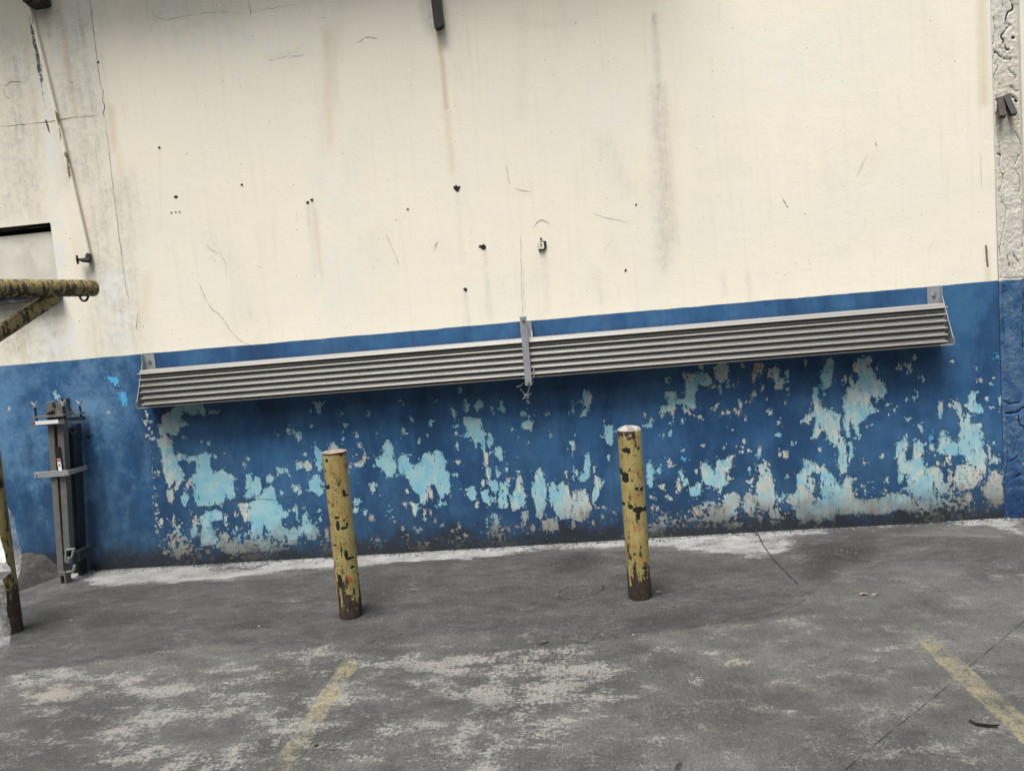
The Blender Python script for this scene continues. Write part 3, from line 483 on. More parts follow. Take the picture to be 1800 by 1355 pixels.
for t, v, s, w in (('290 40 440 30 560 60 550 120 330 140', .30, .4, None), ('540 280 620 280 610 370 545 370', .35, .2, None), ('560 450 640 450 640 560 570 560', .35, .25, None), ('1300 60 1500 30 1480 160 1330 180', .3, .3, None), ('1000 110 1120 120 1130 230 1010 230', .25, .3, None), ('70 130 82 190 90 300 97 380', 1, .03, .016), ('97 380 108 480 115 560 130 640', 1, .07, .035), ('180 480 215 480 235 620 190 620', .7, .15, None), ('60 580 130 570 150 625 60 630', .7, .15, None), ('850 432 866 438', .9, .02, .006), ('820 505 832 505', .9, .02, .005), ('776 55 784 100', .6, .03, .006), ('540 380 565 350', .3, .1, .05)):
    F.soft(pale, wp(t), v, s, w is None, w or 0)
for t, v, s, w in (('53 28 62 85 68 118 72 140', .74, .03, .020), ('70 130 74 165 80 195', .62, .012, .008), ('80 212 86 232', .8, .012, .010), ('1155 120 1160 150', .55, .02, .005), ('1165 190 1166 225', .6, .012, .003), ('1733 432 1736 468', 1.0, .010, .007), ('1538 243 1541 262', .9, .010, .004), ('1419 450 1425 470', .8, .010, .004), ('1375 350 1385 366', .9, .010, .004), ('801 326 807 332', .9, .012, .005), ('300 990 420 985 430 1000 390 1002', .7, .03, .004)):
    F.soft(dark, wp(t), v, s, False, w)
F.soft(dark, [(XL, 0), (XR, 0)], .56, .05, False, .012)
# hairline cracks: thin jagged dark slivers just proud of the paint, in the same mesh
EV, EF, EM = [], [], []
def crack(txt, w=.003, jit=.006, step=.03, y=-.0012):
    pts = [Vector((a, 0, b)) for a, b in wp(txt)]; dense = []
    for a, b in zip(pts, pts[1:]):
        k = max(1, int((b-a).length/step))
        for i in range(k): dense.append(a.lerp(b, i/k)+Vector((random.gauss(0, jit*.5), 0, random.gauss(0, jit*.5))))
    dense.append(pts[-1]); n0 = len(EV)
    for i, p in enumerate(dense):
        t = (dense[min(i+1, len(dense)-1)]-dense[max(i-1, 0)]).normalized(); q = Vector((-t.z, 0, t.x)); ww = .74*w*random.uniform(.25, 1.0)*(.35 if i in (0, len(dense)-1) else 1)/2
        EV.append((p.x+q.x*ww, y, p.z+q.z*ww)); EV.append((p.x-q.x*ww, y, p.z-q.z*ww))
    for i in range(len(dense)-1): EF.append((n0+2*i, n0+2*i+1, n0+2*i+3, n0+2*i+2))
crack('157 -10 165 60 171 106', .006, .003); crack('171 106 173 125 177 150 182 162 181 178 184 185 182 200 184 208', .007, .006, .02); crack('184 208 190 250 195 300 200 340 205 380 210 420 216 470 222 505 226 530', .0045, .006)
crack('0 223 40 219 82 214 104 211 130 206 170 203', .005, .003); crack('0 150 8 152 16 145 28 143 42 144 50 138', .005, .006, .02); crack('5 155 9 170 18 176', .004, .005, .02)
crack('118 140 126 146 130 144', .006, .003, .02); crack('268 20 275 32 295 36 340 26 385 22 435 25', .003, .008); crack('437 3 439 14 441 28', .006, .004, .02); crack('440 25 470 15 520 9', .003, .006)
crack('362 430 372 440 388 445 396 460 399 485', .0032, .006, .02); crack('352 500 362 530 378 548 392 558 400 574 412 588 424 600 445 610 462 620 466 636', .004, .007, .02)
crack('678 412 690 435 702 467', .0045, .003); crack('770 425 763 442', .005, .004, .02); crack('768 425 760 440', .003, .004, .02); crack('890 290 896 325', .004, .003); crack('905 332 935 338', .004, .003)
crack('1030 370 1060 382 1108 391', .003, .004); crack('938 400 945 390 953 386 960 390 968 394', .0045, .003, .02); crack('1525 272 1505 312', .0035, .004); crack('628 75 645 66 665 68', .004, .005, .02); crack('470 108 500 100 535 97', .003, .006, .02)
crack('1375 348 1380 356 1386 366', .006, .004, .02); crack('1719 268 1724 268', .006, .001); crack('1723 268 1725 330', .0018, .001); crack('915 415 916 470 919 555', .003, .003, .02); crack('920 470 923 555', .0022, .002); crack('1062 438 1080 422', .003, .003)
crack('243 545 242 560 240 580', .004, .005, .02); crack('62 395 30 400 0 405', .0018, .002); crack('235 490 240 470', .003, .004, .02)
crack('0 408 40 402 92 397', .002, .001)
crack('345 890 372 889 398 884 410 878 424 879 448 874 452 877 480 877 510 872 530 872', .006, .006, .015); crack('372 838 376 850 380 862', .003, .003, .02)
crack('225 850 230 890 235 930', .004, .006); crack('209 780 214 800 216 825', .004, .004, .02); crack('650 703 680 702 705 706 735 702', .003, .005, .02); crack('750 767 748 792', .003, .002)
for t in ('70 850 90 856 96 855 105 850', '47 905 62 908 85 906', '80 950 95 955 100 948'): crack(t, .003, .005, .02)
random.seed(21)
for i in range(12):                                  # short scuffs of the cream coat
    x0, y0 = random.uniform(260, 1700), random.uniform(330, 560); a = random.uniform(1.2, 1.9); L = random.uniform(6, 26); crack(f'{x0} {y0} {x0+L*math.cos(a)} {y0+L*math.sin(a)}', random.uniform(.001, .0028), .002, .03)
def hole(px, py, r):                                 # ragged spalled hole
    n0 = len(EV); c = at(px, py)
    EV.append((c.x, -.0016, c.z)); k = 12
    for i in range(k):
        a = 2*math.pi*i/k; q = r*random.uniform(.6, 1.25); EV.append((c.x+q*1.15*math.cos(a), -.0016, c.z+q*math.sin(a)))
    for i in range(0, k, 2): EM.append(len(EF)); EF.append((n0, n0+1+i, n0+1+i+1, n0+1+(i+2) % k))
for h_ in ((803, 331, .019), (850, 434, .021), (844, 433, .008), (818, 509, .013), (541, 356, .009), (548, 352, .010), (280, 260, .009), (309, 346, .011), (155, 768, .012), (172, 110, .008), (425, 325, .008), (717, 368, .007), (1100, 475, .008), (1118, 360, .007), (301, 374, .005), (309, 373, .005), (316, 373, .006), (951, 420, .008)): hole(*h_)
keep = ~(((.5*(F.X[:-1, :-1]+F.X[1:, 1:]) > NX0) & (.5*(F.X[:-1, :-1]+F.X[1:, 1:]) < NX1)) & ((.5*(F.Y[:-1, :-1]+F.Y[1:, 1:]) > NZ0) & (.5*(F.Y[:-1, :-1]+F.Y[1:, 1:]) < NZ1)))
Yd = (fbm(F.X*1.1, F.Y*1.1, 3, 5)-.5)*.006
Yd = np.where(F.X > -3.046, Yd, Yd+.004*np.clip((-3.046-F.X)/.03, 0, 1))
ev = np.array(EV); iy = np.clip(np.searchsorted(zs, ev[:, 2])-1, 0, len(zs)-1); ix = np.clip(np.searchsorted(xs, ev[:, 0])-1, 0, len(xs)-1); ev[:, 1] += np.minimum(Yd[iy, ix], Yd[np.clip(iy+1, 0, len(zs)-1), np.clip(ix+1, 0, len(xs)-1)])-.0006
me = grid_mesh('painted_wall', np.stack([F.X, Yd, F.Y], -1), keep, (ev.tolist(), EF))
set_attr(me, 'paint', (peel, bare, spk, chalk)); set_attr(me, 'stain', (grey, rustA, pale, dark))
nq = len(me.polygons)-len(EF)
for i in EM: me.polygons[nq+i].material_index = 2
wall = link('painted_wall', me, [M_wall, M_crack, M_ink]); tag(wall, 'long weathered wall, cream above and flaking blue below', 'wall')
M_panel = plain('grimy_cream_panel', (.66, .64, .56), .8, 0, .08, 6, .3, ((.45, .43, .37), .5))
bm = bmesh.new(); box(bm, (NX0-.05, .035, NZ0-.05), (NX1+.02, .06, NZ1-.055)); bobj('blocked_window', bm, M_panel, wall)
bm = bmesh.new(); box(bm, (NX0-.06, .32, NZ0-.06), (NX1+.03, .34, NZ1+.06)); box(bm, (NX0-.06, .004, NZ1+.002), (NX1+.03, .32, NZ1+.03)); box(bm, (NX1+.001, .008, NZ0-.06), (NX1+.03, .32, NZ1+.06)); bobj('window_recess', bm, M_black, wall)  # lining coloured black to stand in for the shade in the slot
bm = bmesh.new(); a = at(0, 528, -.03); b = at(103, 520, -.03); zc = (a.z+b.z)/2; box(bm, (NX0, -.06, zc-.026), (b.x+.005, .02, zc+.026)); box(bm, (NX0, -.075, zc+.018), (b.x+.005, -.055, zc+.03)); bobj('steel_sill', bm, M_sill, wall, bevel=.003)

# pillar with broken plaster
pxs = np.arange(XR, 2.7205, .004); pzs = np.arange(-.03, 5.4, .006); PF = Field(pxs, pzs); ckd = np.zeros(PF.X.shape)
def pc(ox, oy, s, txt, w=.004, v=1.0):
    q = [float(t) for t in txt.split()]; pts = []
    for i in range(0, len(q), 2): p = at(ox+q[i]/s, oy+q[i+1]/s); pts.append((p.x+random.gauss(0, .003), p.z+random.gauss(0, .003)))
    sub = []
    for (ax, az), (bx, bz) in zip(pts, pts[1:]):
        for t in (0, .33, .66): sub.append((ax+(bx-ax)*t+random.gauss(0, .0025), az+(bz-az)*t+random.gauss(0, .0025)))
    sub.append(pts[-1]); PF.soft(ckd, sub, v, .009, False, w*.95+.0004)
for t, w in (('750 0 772 40 780 105 740 130 716 180 722 240 750 270 700 310 672 360 690 420 720 480 740 500', .004), ('610 520 650 550 690 590 740 600 770 595 765 640', .003), ('590 180 605 240 600 340 590 380 600 410 590 460', .001), ('610 520 595 580 605 630 628 680 600 760 603 850 600 920', .001), ('735 690 770 735 815 760 815 790', .002), ('775 850 790 885 835 910', .003), ('625 1000 690 975 760 965 800 985 825 1010', .007), ('640 1010 690 1010', .010), ('640 1080 620 1130 625 1200 630 1310 650 1345', .002), ('830 1160 835 1250', .002), ('780 385 800 390', .006), ('650 470 690 500 700 530', .001)): pc(1640, 0, 5.64, t, w)
for t, w in (('500 630 515 690 520 730 495 790 515 840 525 890 510 940 530 960 532 1100 528 1180', .0015), ('415 640 430 740 418 800 440 860 425 900 430 960 455 1000 430 1180 440 1320', .0012), ('460 1215 470 1270', .002), ('490 1215 520 1270', .003), ('415 730 430 740', .004), ('430 1330 541 1325', .001)): pc(1600, 0, 2.71, t, w)
for t, w in (('875 30 878 150 873 300 870 380', .003), ('770 60 775 150 770 250 785 350 770 370', .002), ('780 660 800 680 860 665', .003), ('785 720 840 725 884 690', .004), ('850 740 860 780 884 800', .003), ('790 750 790 900 785 1150', .001), ('810 800 850 850 830 930', .001), ('840 1050 860 1040', .004), ('800 980 840 950 860 1000', .001)): pc(1500, 480, 2.947, t, w)
lump = fbm(PF.X*28, PF.Y*28, 4, 9); rough = fbm(PF.X*90, PF.Y*90, 3, 12)
ed = np.clip((PF.X-XR)/.012, 0, 1)*np.clip((pxs[-1]-PF.X)/.012, 0, 1)
py_ = -.006-.005*lump*ed-.004*rough*ed+.008*np.clip(ckd, 0, 1)
py_ = py_-.005*np.clip((.75-PF.Y)/.1, 0, 1)*(fbm(PF.X*16, PF.Y*16, 3, 4))*ed
me = grid_mesh('cracked_pillar', np.stack([PF.X, py_, PF.Y], -1)); set_attr(me, 'crack', (ckd, lump))
pil = link('cracked_pillar', me, M_pil); tag(pil, 'narrow pillar of cracked rough plaster at the right end of the wall', 'pillar')
for (a, b, m_) in (((1757, 178), (1762, 206), M_rust), ((1769, 174), (1782, 202), M_black)):
    bm = bmesh.new(); A = at(a[0], a[1], -.005); B = at(b[0], b[1], -.055); A = A+(A-B)*.3; bar(bm, A, B, .034, .030, Vector((1, 0, .3))); o = bobj('steel_stub', bm, m_, pil, bevel=.003)
bm = bmesh.new(); box(bm, (2.722, -.022, -.03), (4.6, .1, 5.4)); bobj('side_wall', bm, plain('pale_plaster', (.74, .71, .63), .8, 0, .05, 5, .2, ((.55, .53, .47), .3)), None, bevel=.004)
tag(bpy.data.objects['side_wall'], 'smooth pale wall edge beyond the cracked pillar', 'wall')

# ------------------------------------------------------------------ ground
def spread(a, b, step, out, n):                      # fine between a and b, growing outward
    g_ = step*np.cumsum(1.35**np.arange(1, n)); g_ = g_[g_ < out]; return np.concatenate([a-g_[::-1], np.arange(a, b, step), b+g_])
gx = spread(-4.3, 2.95, .0085, 60, 40); gy = np.concatenate([(-2.95)-(.0085*np.cumsum(1.35**np.arange(1, 32)))[::-1], np.arange(-2.95, .06, .0085), [.1, .3, .8]])
GF = Field(gx, gy); zz = lambda: np.zeros(GF.X.shape)
li, ap, st, jo, ye, ck, dp, rg = (zz() for _ in range(8))
def gp(txt):
    v = [float(t) for t in txt.split()]; return [(lambda q: (q.x, q.y))(gr(v[i], v[i+1])) for i in range(0, len(v), 2)]
def ell(Fd, x, y, rx, ry, v, s=.12):
    pts = [gr(x+rx*math.cos(a), y+ry*math.sin(a)-rx*.12*math.cos(a)) for a in np.linspace(0, 2*math.pi, 15)[:-1]]; GF.soft(Fd, [(p.x, p.y) for p in pts], v, s)
for e in ((80, 1190, 75, 16, .75), (90, 1220, 65, 22, .8), (150, 1200, 60, 20, .65), (20, 1285, 45, 10, .7), (280, 1215, 60, 14, .8), (290, 1250, 60, 24, .75), (230, 1290, 70, 22, .65), (200, 1330, 90, 22, .65), (400, 1235, 60, 34, .55), (350, 1345, 90, 22, .75), (430, 1200, 40, 14, .5), (40, 1140, 30, 7, .6), (90, 1122, 14, 4, .6), (170, 1135, 14, 3, .5), (560, 1140, 60, 8, .65), (660, 1140, 25, 8, .7), (720, 1160, 60, 12, .55), (810, 1165, 100, 20, .85), (860, 1150, 40, 12, .85), (655, 1195, 25, 20, .7), (690, 1210, 70, 22, .5), (870, 1225, 50, 28, .85), (520, 1245, 50, 28, .65), (500, 1275, 60, 28, .65), (620, 1240, 40, 18, .5), (780, 1300, 80, 18, .55), (880, 1320, 40, 28, .65), (860, 1352, 50, 18, .6), (470, 1310, 40, 28, .65), (650, 1100, 45, 10, .45), (955, 1165, 90, 26, .75), (1010, 1180, 70, 22, .9), (1045, 1190, 45, 16, .75), (990, 1218, 100, 26, .85), (930, 1230, 60, 36, .8), (935, 1290, 80, 28, .7), (1095, 1225, 35, 6, .65), (1250, 1120, 25, 9, .65), (1250, 1145, 25, 9, .6), (1300, 1165, 30, 8, .9), (1225, 1195, 14, 14, .55), (1155, 1140, 14, 7, .55), (1030, 1120, 40, 5, .6), (1560, 1140, 30, 8, .6), (1400, 1110, 32, 10, .5), (1750, 1150, 30, 10, .45), (1585, 1310, 40, 13, .5), (1690, 1205, 10, 4, .9), (1590, 1265, 9, 3, .9), (1745, 1141, 12, 4, .9), (1640, 1060, 16, 10, .6), (1760, 1010, 50, 14, .4), (1430, 1235, 60, 24, .4), (1425, 1078, 16, 3, .95), (1420, 1193, 60, 2, .8), (1380, 1193, 22, 3, .8), (1120, 1062, 22, 5, .9), (1320, 1300, 60, 20, .35), (1420, 1340, 60, 12, .45), (1730, 1340, 40, 12, .45), (1130, 1300, 60, 20, .3), (715, 1322, 120, 20, .35), (330, 1050, 40, 6, .35), (1100, 975, 60, 5, .3), (1020, 1260, 60, 20, .4), (1200, 1100, 60, 8, .5), (1330, 1095, 60, 8, .35)): ell(li, *e)
for e in ((650, 1100, 45, 10, .7), (1300, 1165, 30, 8, 1), (90, 1215, 60, 22, .4), (1380, 1193, 40, 4, .9), (120, 1050, 60, 14, .5)): ell(ye, *e)
GF.soft(li, gp('0 1180 300 1160 640 1140 900 1120 1060 1130 1080 1200 1000 1300 900 1360 400 1360 0 1360'), .42, .25)
GF.soft(li, gp('1080 1140 1440 1060 1800 1000 1800 1360 1000 1360'), .22, .25)
GF.soft(ap, gp('30 1070 110 1045 220 1030 450 1020 700 990 1000 970 1240 968 1345 975 1400 965 1420 940 1800 945 1800 990 1600 985 1480 1000 1445 1030 1420 1052 1270 1097 1180 1110 1040 1124 880 1106 640 1130 350 1137 100 1175 0 1190'), 1, .035)
GF.soft(st, gp('1180 950 1340 940 1400 940 1390 966 1340 984 1260 974 1180 968'), .72, .16)
GF.soft(st, gp('115 1014 160 1028 300 1026 450 1012 520 1002 600 1000 700 988 820 984 880 978 960 966 1090 962 1180 958 1260 952 1340 948 1390 944 1470 932 1560 926 1640 918 1740 926 1800 940 1800 900 1600 915 1400 925 1100 946 700 972 400 990 155 1002'), .95, .17)
for t, v, w in (('1800 1090 1720 1157 1650 1218 1560 1290 1488 1352', .8, .002), ('1400 1074 1380 1090 1290 1140 1190 1190 1080 1250 1000 1300 900 1356', .55, .002), ('1800 1193 1750 1240', 0, .004), ('905 1190 800 1210', 0, .004)): GF.soft(jo, gp(t), v, .012, False, w)
for t, v, w in (('1332 938 1343 960 1360 985 1378 1003 1395 1020 1402 1028', .85, .0045), ('1345 972 1420 972 1450 970 1505 975', .75, .004), ('1465 978 1490 986 1530 988', .9, .005), ('1430 962 1450 958 1490 956', .7, .004), ('980 1042 1000 1032 1030 1030 1060 1028 1062 1036 1048 1045 1020 1052 985 1053 978 1045', .85, .004), ('0 1152 150 1146 290 1143 350 1137 400 1132 520 1130 640 1128', .5, .003), ('640 1128 720 1130 760 1136 880 1108 1040 1123 1100 1113 1180 1110 1270 1095 1360 1080 1420 1052', .62, .004), ('640 1085 655 1085 675 1077', .85, .004), ('430 1104 460 1103 478 1104', .85, .006), ('215 1098 240 1090 275 1075', .5, .006), ('1000 985 1020 995 1040 990', .7, .006), ('650 1015 662 1000 680 985', .7, .003), ('150 1108 190 1100 235 1095', .55, .006), ('400 998 440 1000 470 992', .85, .008), ('1155 1003 1190 1002', .6, .004), ('0 1330 30 1322 60 1316', 0, .003), ('450 1330 540 1312 620 1283', .55, .002), ('1190 1350 1196 1340', .8, .008), ('1180 1250 1192 1290 1196 1330', .3, .01), ('1600 1080 1555 1090', .55, .004), ('240 1128 300 1130', .4, .003), ('1450 1005 1560 1002', .3, .003)): GF.soft(ck, gp(t), v, .016, False, w)
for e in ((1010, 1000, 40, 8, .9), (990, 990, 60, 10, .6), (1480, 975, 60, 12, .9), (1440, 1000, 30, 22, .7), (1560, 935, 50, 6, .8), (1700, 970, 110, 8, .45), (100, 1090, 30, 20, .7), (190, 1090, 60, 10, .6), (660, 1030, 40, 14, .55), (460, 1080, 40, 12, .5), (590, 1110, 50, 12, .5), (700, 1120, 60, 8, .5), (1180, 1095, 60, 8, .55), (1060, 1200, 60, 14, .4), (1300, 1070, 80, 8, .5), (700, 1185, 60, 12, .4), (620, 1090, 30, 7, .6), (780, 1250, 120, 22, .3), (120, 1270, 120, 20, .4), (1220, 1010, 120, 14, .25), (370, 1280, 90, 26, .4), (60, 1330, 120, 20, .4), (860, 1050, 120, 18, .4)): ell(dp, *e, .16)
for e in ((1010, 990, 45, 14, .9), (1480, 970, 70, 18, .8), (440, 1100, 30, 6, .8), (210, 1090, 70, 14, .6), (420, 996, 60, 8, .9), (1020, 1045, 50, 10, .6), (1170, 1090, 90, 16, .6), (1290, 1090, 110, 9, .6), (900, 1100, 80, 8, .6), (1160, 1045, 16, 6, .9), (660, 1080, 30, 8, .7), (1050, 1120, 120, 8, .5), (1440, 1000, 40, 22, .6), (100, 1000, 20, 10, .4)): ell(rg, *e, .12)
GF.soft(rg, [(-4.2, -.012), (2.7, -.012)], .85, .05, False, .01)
for q_ in ((618, 1084), (1126, 1050), (24, 1112)): ell(dp, q_[0]+14, q_[1]-6, 44, 11, .95, .07)  # dirt ring and contact shadow painted into the slab at each post foot
def gh(x, y):                                        # gentle unevenness of the slab
    return (fbm(x*1.6, y*1.6, 3, 3)-.5)*.010*np.clip(-y/.3, 0, 1)
Gz = gh(GF.X, GF.Y)+np.clip(ap, 0, 1)*(.004+.004*fbm(GF.X*9, GF.Y*9, 3, 8))-.006*np.clip(jo, 0, 1)-.008*np.clip(ck-.3, 0, 1)
Gz += .010*np.clip(st, 0, 1)*np.clip(1+GF.Y/.12, 0, 1)
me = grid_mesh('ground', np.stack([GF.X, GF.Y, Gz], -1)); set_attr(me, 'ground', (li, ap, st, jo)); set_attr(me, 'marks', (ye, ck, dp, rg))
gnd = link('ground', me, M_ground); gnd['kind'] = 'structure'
def gz(x, y):
    i = min(max(np.searchsorted(gx, x), 0), len(gx)-1); j = min(max(np.searchsorted(gy, y), 0), len(gy)-1); return float(Gz[max(0, j-2):j+2, max(0, i-2):i+2].max())

def line(label, x0, x1, y0, y1, fade):
    ax = np.linspace(x0, x1, 22); ay = np.arange(y1, y0, .012); X, Y = np.meshgrid(ax, ay)
    ii = np.clip(np.searchsorted(gx, X), 0, len(gx)-1); jj = np.clip(np.searchsorted(gy, Y), 0, len(gy)-1)
    zt = np.maximum(np.maximum(Gz[jj, ii], Gz[np.maximum(jj-1, 0), ii]), np.maximum(Gz[jj, np.maximum(ii-1, 0)], Gz[np.maximum(jj-1, 0), np.maximum(ii-1, 0)]))+.0022
    me = grid_mesh('parking_line', np.stack([X, Y, zt], -1)); u = (X-x0)/(x1-x0); w = fade(Y)*np.clip(np.minimum(u, 1-u)/.14+.25, 0, 1)
    set_attr(me, 'wear', (w,)); return tag(link('parking_line', me, M_line), label, 'parking line', 'faded yellow parking lines')
line('faded yellow parking line starting behind the left yellow bollard', -1.232, -1.128, -1.50, -2.75, lambda Y: np.interp(Y, [-2.75, -2.45, -2.3, -1.9, -1.6, -1.5], [.25, .35, .62, .78, .6, .1]))
line('yellow parking line at lower right crossed by a slab joint', 1.328, 1.436, -1.50, -3.1, lambda Y: np.interp(Y, [-3.1, -2.0, -1.75, -1.5], [.8, .78, .6, .35]))

# cement mound against the wall at left
mx = np.linspace(-4.75, -3.74, 70); my = np.linspace(-.52, .0, 46); X, Y = np.meshgrid(mx, my)
ridge = np.interp(X, [-4.75, -4.3, -4.02, -3.9, -3.83, -3.74], [.19, .20, .185, .15, .08, .0]); run = np.interp(X, [-4.75, -4.0, -3.9, -3.74], [.52, .5, .44, .08])
H = ridge*np.clip(1+Y/run, 0, 1)**.8*(.85+.3*fbm(X*9, Y*9, 4, 2)); H = H+.006*fbm(X*40, Y*40, 3, 6)*(H > .01)-.012
me = grid_mesh('cement_mound', np.stack([X, Y-.001, H], -1)); tag(link('cement_mound', me, M_cem), 'rough dark cement mound sloping up against the wall at left', 'mound')

# ------------------------------------------------------------------ bollards
def post_mesh(name, x, y, h, r, chips, lean=(0, 0), base=0.0, cols=88, rows=170, top_dish=True, ru=None):
    th = np.linspace(0, 2*math.pi, cols+1)[:-1]; zz_ = np.linspace(base, h, rows); T, Zs = np.meshgrid(th, zz_)
    dent = 1+.018*(fbm(T*2.2, Zs*7, 2, 5)-.5); rr = r*dent
    P_ = np.stack([x+lean[0]*(Zs/h)+rr*np.sin(T), y+lean[1]*(Zs/h)-rr*np.cos(T), Zs], -1)
    V = P_.reshape(-1, 3); idx = np.arange(rows*cols).reshape(rows, cols); q = np.stack([idx[:-1], np.roll(idx, -1, 1)[:-1], np.roll(idx, -1, 1)[1:], idx[1:]], -1).reshape(-1, 4)
    me = bpy.data.meshes.new(name); me.from_pydata(V.tolist(), [], q.tolist()+[list(range((rows-1)*cols, rows*cols))]); me.polygons.foreach_set('use_smooth', [True]*(len(q))+[False])
    ch = np.zeros(T.shape); br = np.zeros(T.shape); re = np.zeros(T.shape); Ts = np.where(T > math.pi, T-2*math.pi, T)
    for (u, v, ru_, rv, k) in chips:                 # u: offset across the face in radii, v: height fraction from the top
        d = ((np.sin(Ts)-u)/ru_)**2+(((1-Zs/h)-v)*h/r/rv)**2; w = np.where(np.abs(Ts) < 1.75, np.clip(1.35-d*.75, 0, 1), 0)
        t = {'k': ch, 'b': br, 'r': re}[k]; np.maximum(t, w, out=t)
    rng2 = np.random.default_rng(int(abs(x)*100)); 
    for i in range(16):
        a, b = rng2.uniform(1.8, 4.5), rng2.uniform(0, h); d = ((T-a)/rng2.uniform(.1, .35))**2+((Zs-b)/rng2.uniform(.01, .05))**2; np.maximum(ch, np.clip(1.3-d, 0, 1), out=ch)
    rust = np.interp(1-Zs/h, [0, .015, .03, .6, .72, .82, .9, 1], [.85, .5, .16, .20, .38, .54, .80, 1.1]) if ru is None else np.interp(1-Zs/h, *ru)
    set_attr(me, 'chip', (ch, rust, br, re)); return me
# chip lists from the photo crop: pixel x, y, rx, ry -> face coordinates
def chips(lst, ax, slope, y0, H_, hw):
    return [((x-(ax+slope*(y-y0)))/hw, (y-y0)/H_, rx/hw, ry/hw, k) for (x, y, rx, ry, k) in lst]
LB = chips([(155, 310, 24, 16, 'k'), (178, 305, 8, 18, 'k'), (140, 285, 9, 26, 'k'), (140, 365, 5, 24, 'k'), (237, 328, 10, 8, 'b'), (286, 358, 8, 27, 'k'), (300, 378, 9, 7, 'k'), (160, 520, 8, 36, 'k'), (175, 570, 10, 16, 'k'), (247, 578, 13, 34, 'k'), (205, 590, 8, 34, 'b'), (290, 597, 24, 9, 'k'), (310, 580, 6, 20, 'k'), (306, 785, 12, 36, 'k'), (328, 815, 24, 9, 'k'), (165, 125, 12, 14, 'k'), (150, 195, 8, 10, 'k'), (260, 180, 4, 80, 'b'), (268, 330, 4, 90, 'b'), (275, 480, 4, 60, 'b'), (270, 740, 4, 60, 'k'), (282, 860, 4, 50, 'b'), (160, 405, 18, 22, 'b'), (232, 432, 14, 14, 'b'), (233, 245, 18, 12, 'b'), (138, 215, 14, 20, 'b'), (290, 185, 5, 26, 'r'), (320, 965, 26, 28, 'r'), (212, 950, 7, 26, 'r'), (186, 500, 16, 12, 'b'), (240, 520, 18, 9, 'k'), (255, 490, 9, 20, 'b'), (220, 715, 14, 7, 'k'), (290, 545, 7, 9, 'k'), (232, 745, 12, 22, 'b'), (190, 760, 5, 30, 'b'), (345, 880, 12, 8, 'k'), (235, 805, 5, 8, 'k'), (260, 970, 18, 50, 'k'), (210, 870, 8, 12, 'k')], 195, .105, 80, 1170, 87)
RB = chips([(152, 195, 26, 17, 'k'), (170, 208, 14, 12, 'k'), (240, 190, 7, 16, 'k'), (206, 233, 9, 6, 'k'), (148, 368, 24, 20, 'k'), (150, 395, 22, 26, 'k'), (120, 345, 10, 24, 'k'), (228, 462, 13, 12, 'k'), (266, 468, 12, 14, 'k'), (238, 605, 34, 22, 'k'), (238, 645, 16, 30, 'k'), (265, 610, 30, 12, 'k'), (185, 582, 17, 18, 'k'), (293, 612, 10, 18, 'k'), (136, 568, 10, 14, 'k'), (285, 1012, 20, 7, 'k'), (222, 515, 15, 28, 'b'), (205, 150, 20, 16, 'b'), (200, 345, 20, 7, 'b'), (240, 350, 14, 14, 'b'), (265, 390, 8, 20, 'b'), (200, 300, 8, 8, 'b'), (215, 735, 10, 28, 'b'), (245, 725, 12, 34, 'b'), (275, 712, 9, 16, 'b'), (205, 860, 22, 14, 'b'), (260, 945, 16, 16, 'b'), (210, 912, 9, 8, 'k'), (250, 835, 9, 9, 'b'), (295, 820, 8, 14, 'b'), (190, 1085, 14, 18, 'r'), (230, 120, 36, 8, 'b'), (195, 405, 7, 7, 'k'), (180, 800, 8, 8, 'b'), (240, 985, 30, 8, 'b'), (165, 855, 12, 14, 'b')], 180, .068, 70, 1175, 86)
pL = gr(617.5, 1083); pR = gr(1125.5, 1050)
me = post_mesh('bollard', pL.x, pL.y, .905, .0625, LB, (.004, 0), -.02); bL = tag(link('bollard', me, M_yel), 'chipped yellow bollard with flat rusty top, the left one standing clear of the wall', 'bollard', 'yellow steel bollards')
bm = bmesh.new(); tube(bm, [(pL.x+.004, pL.y, .9045), (pL.x+.004, pL.y, .907), (pL.x+.004, pL.y, .909)], [.066, .0665, .06], 40); o = bobj('cap', bm, plain('rusty_cap', (.24, .17, .14), .7, 0, .5, 60, .5, ((.44, .40, .37), .85)), bL, True)
me = post_mesh('bollard', pR.x, pR.y, .902, .0615, RB, (.005, 0), -.02, ru=([0, .012, .03, .12, .6, .75, .84, .9, 1], [.7, .55, .5, .18, .24, .44, .6, .84, 1.1])); bR = tag(link('bollard', me, M_yel), 'yellow bollard with domed whitish mortar top in front of the blue wall', 'bollard', 'yellow steel bollards')
bm = bmesh.new(); rings = [(pR.x+.005, pR.y, .899+.024*math.sin(a)) for a in np.linspace(0, math.pi/2, 9)]; tube(bm, rings, [.0605*math.cos(a)+.001 for a in np.linspace(0, math.pi/2, 9)], 40)
for v in bm.verts: v.co.z += random.uniform(-.002, .002)
bobj('mortar_cap', bm, M_capc, bR, True)

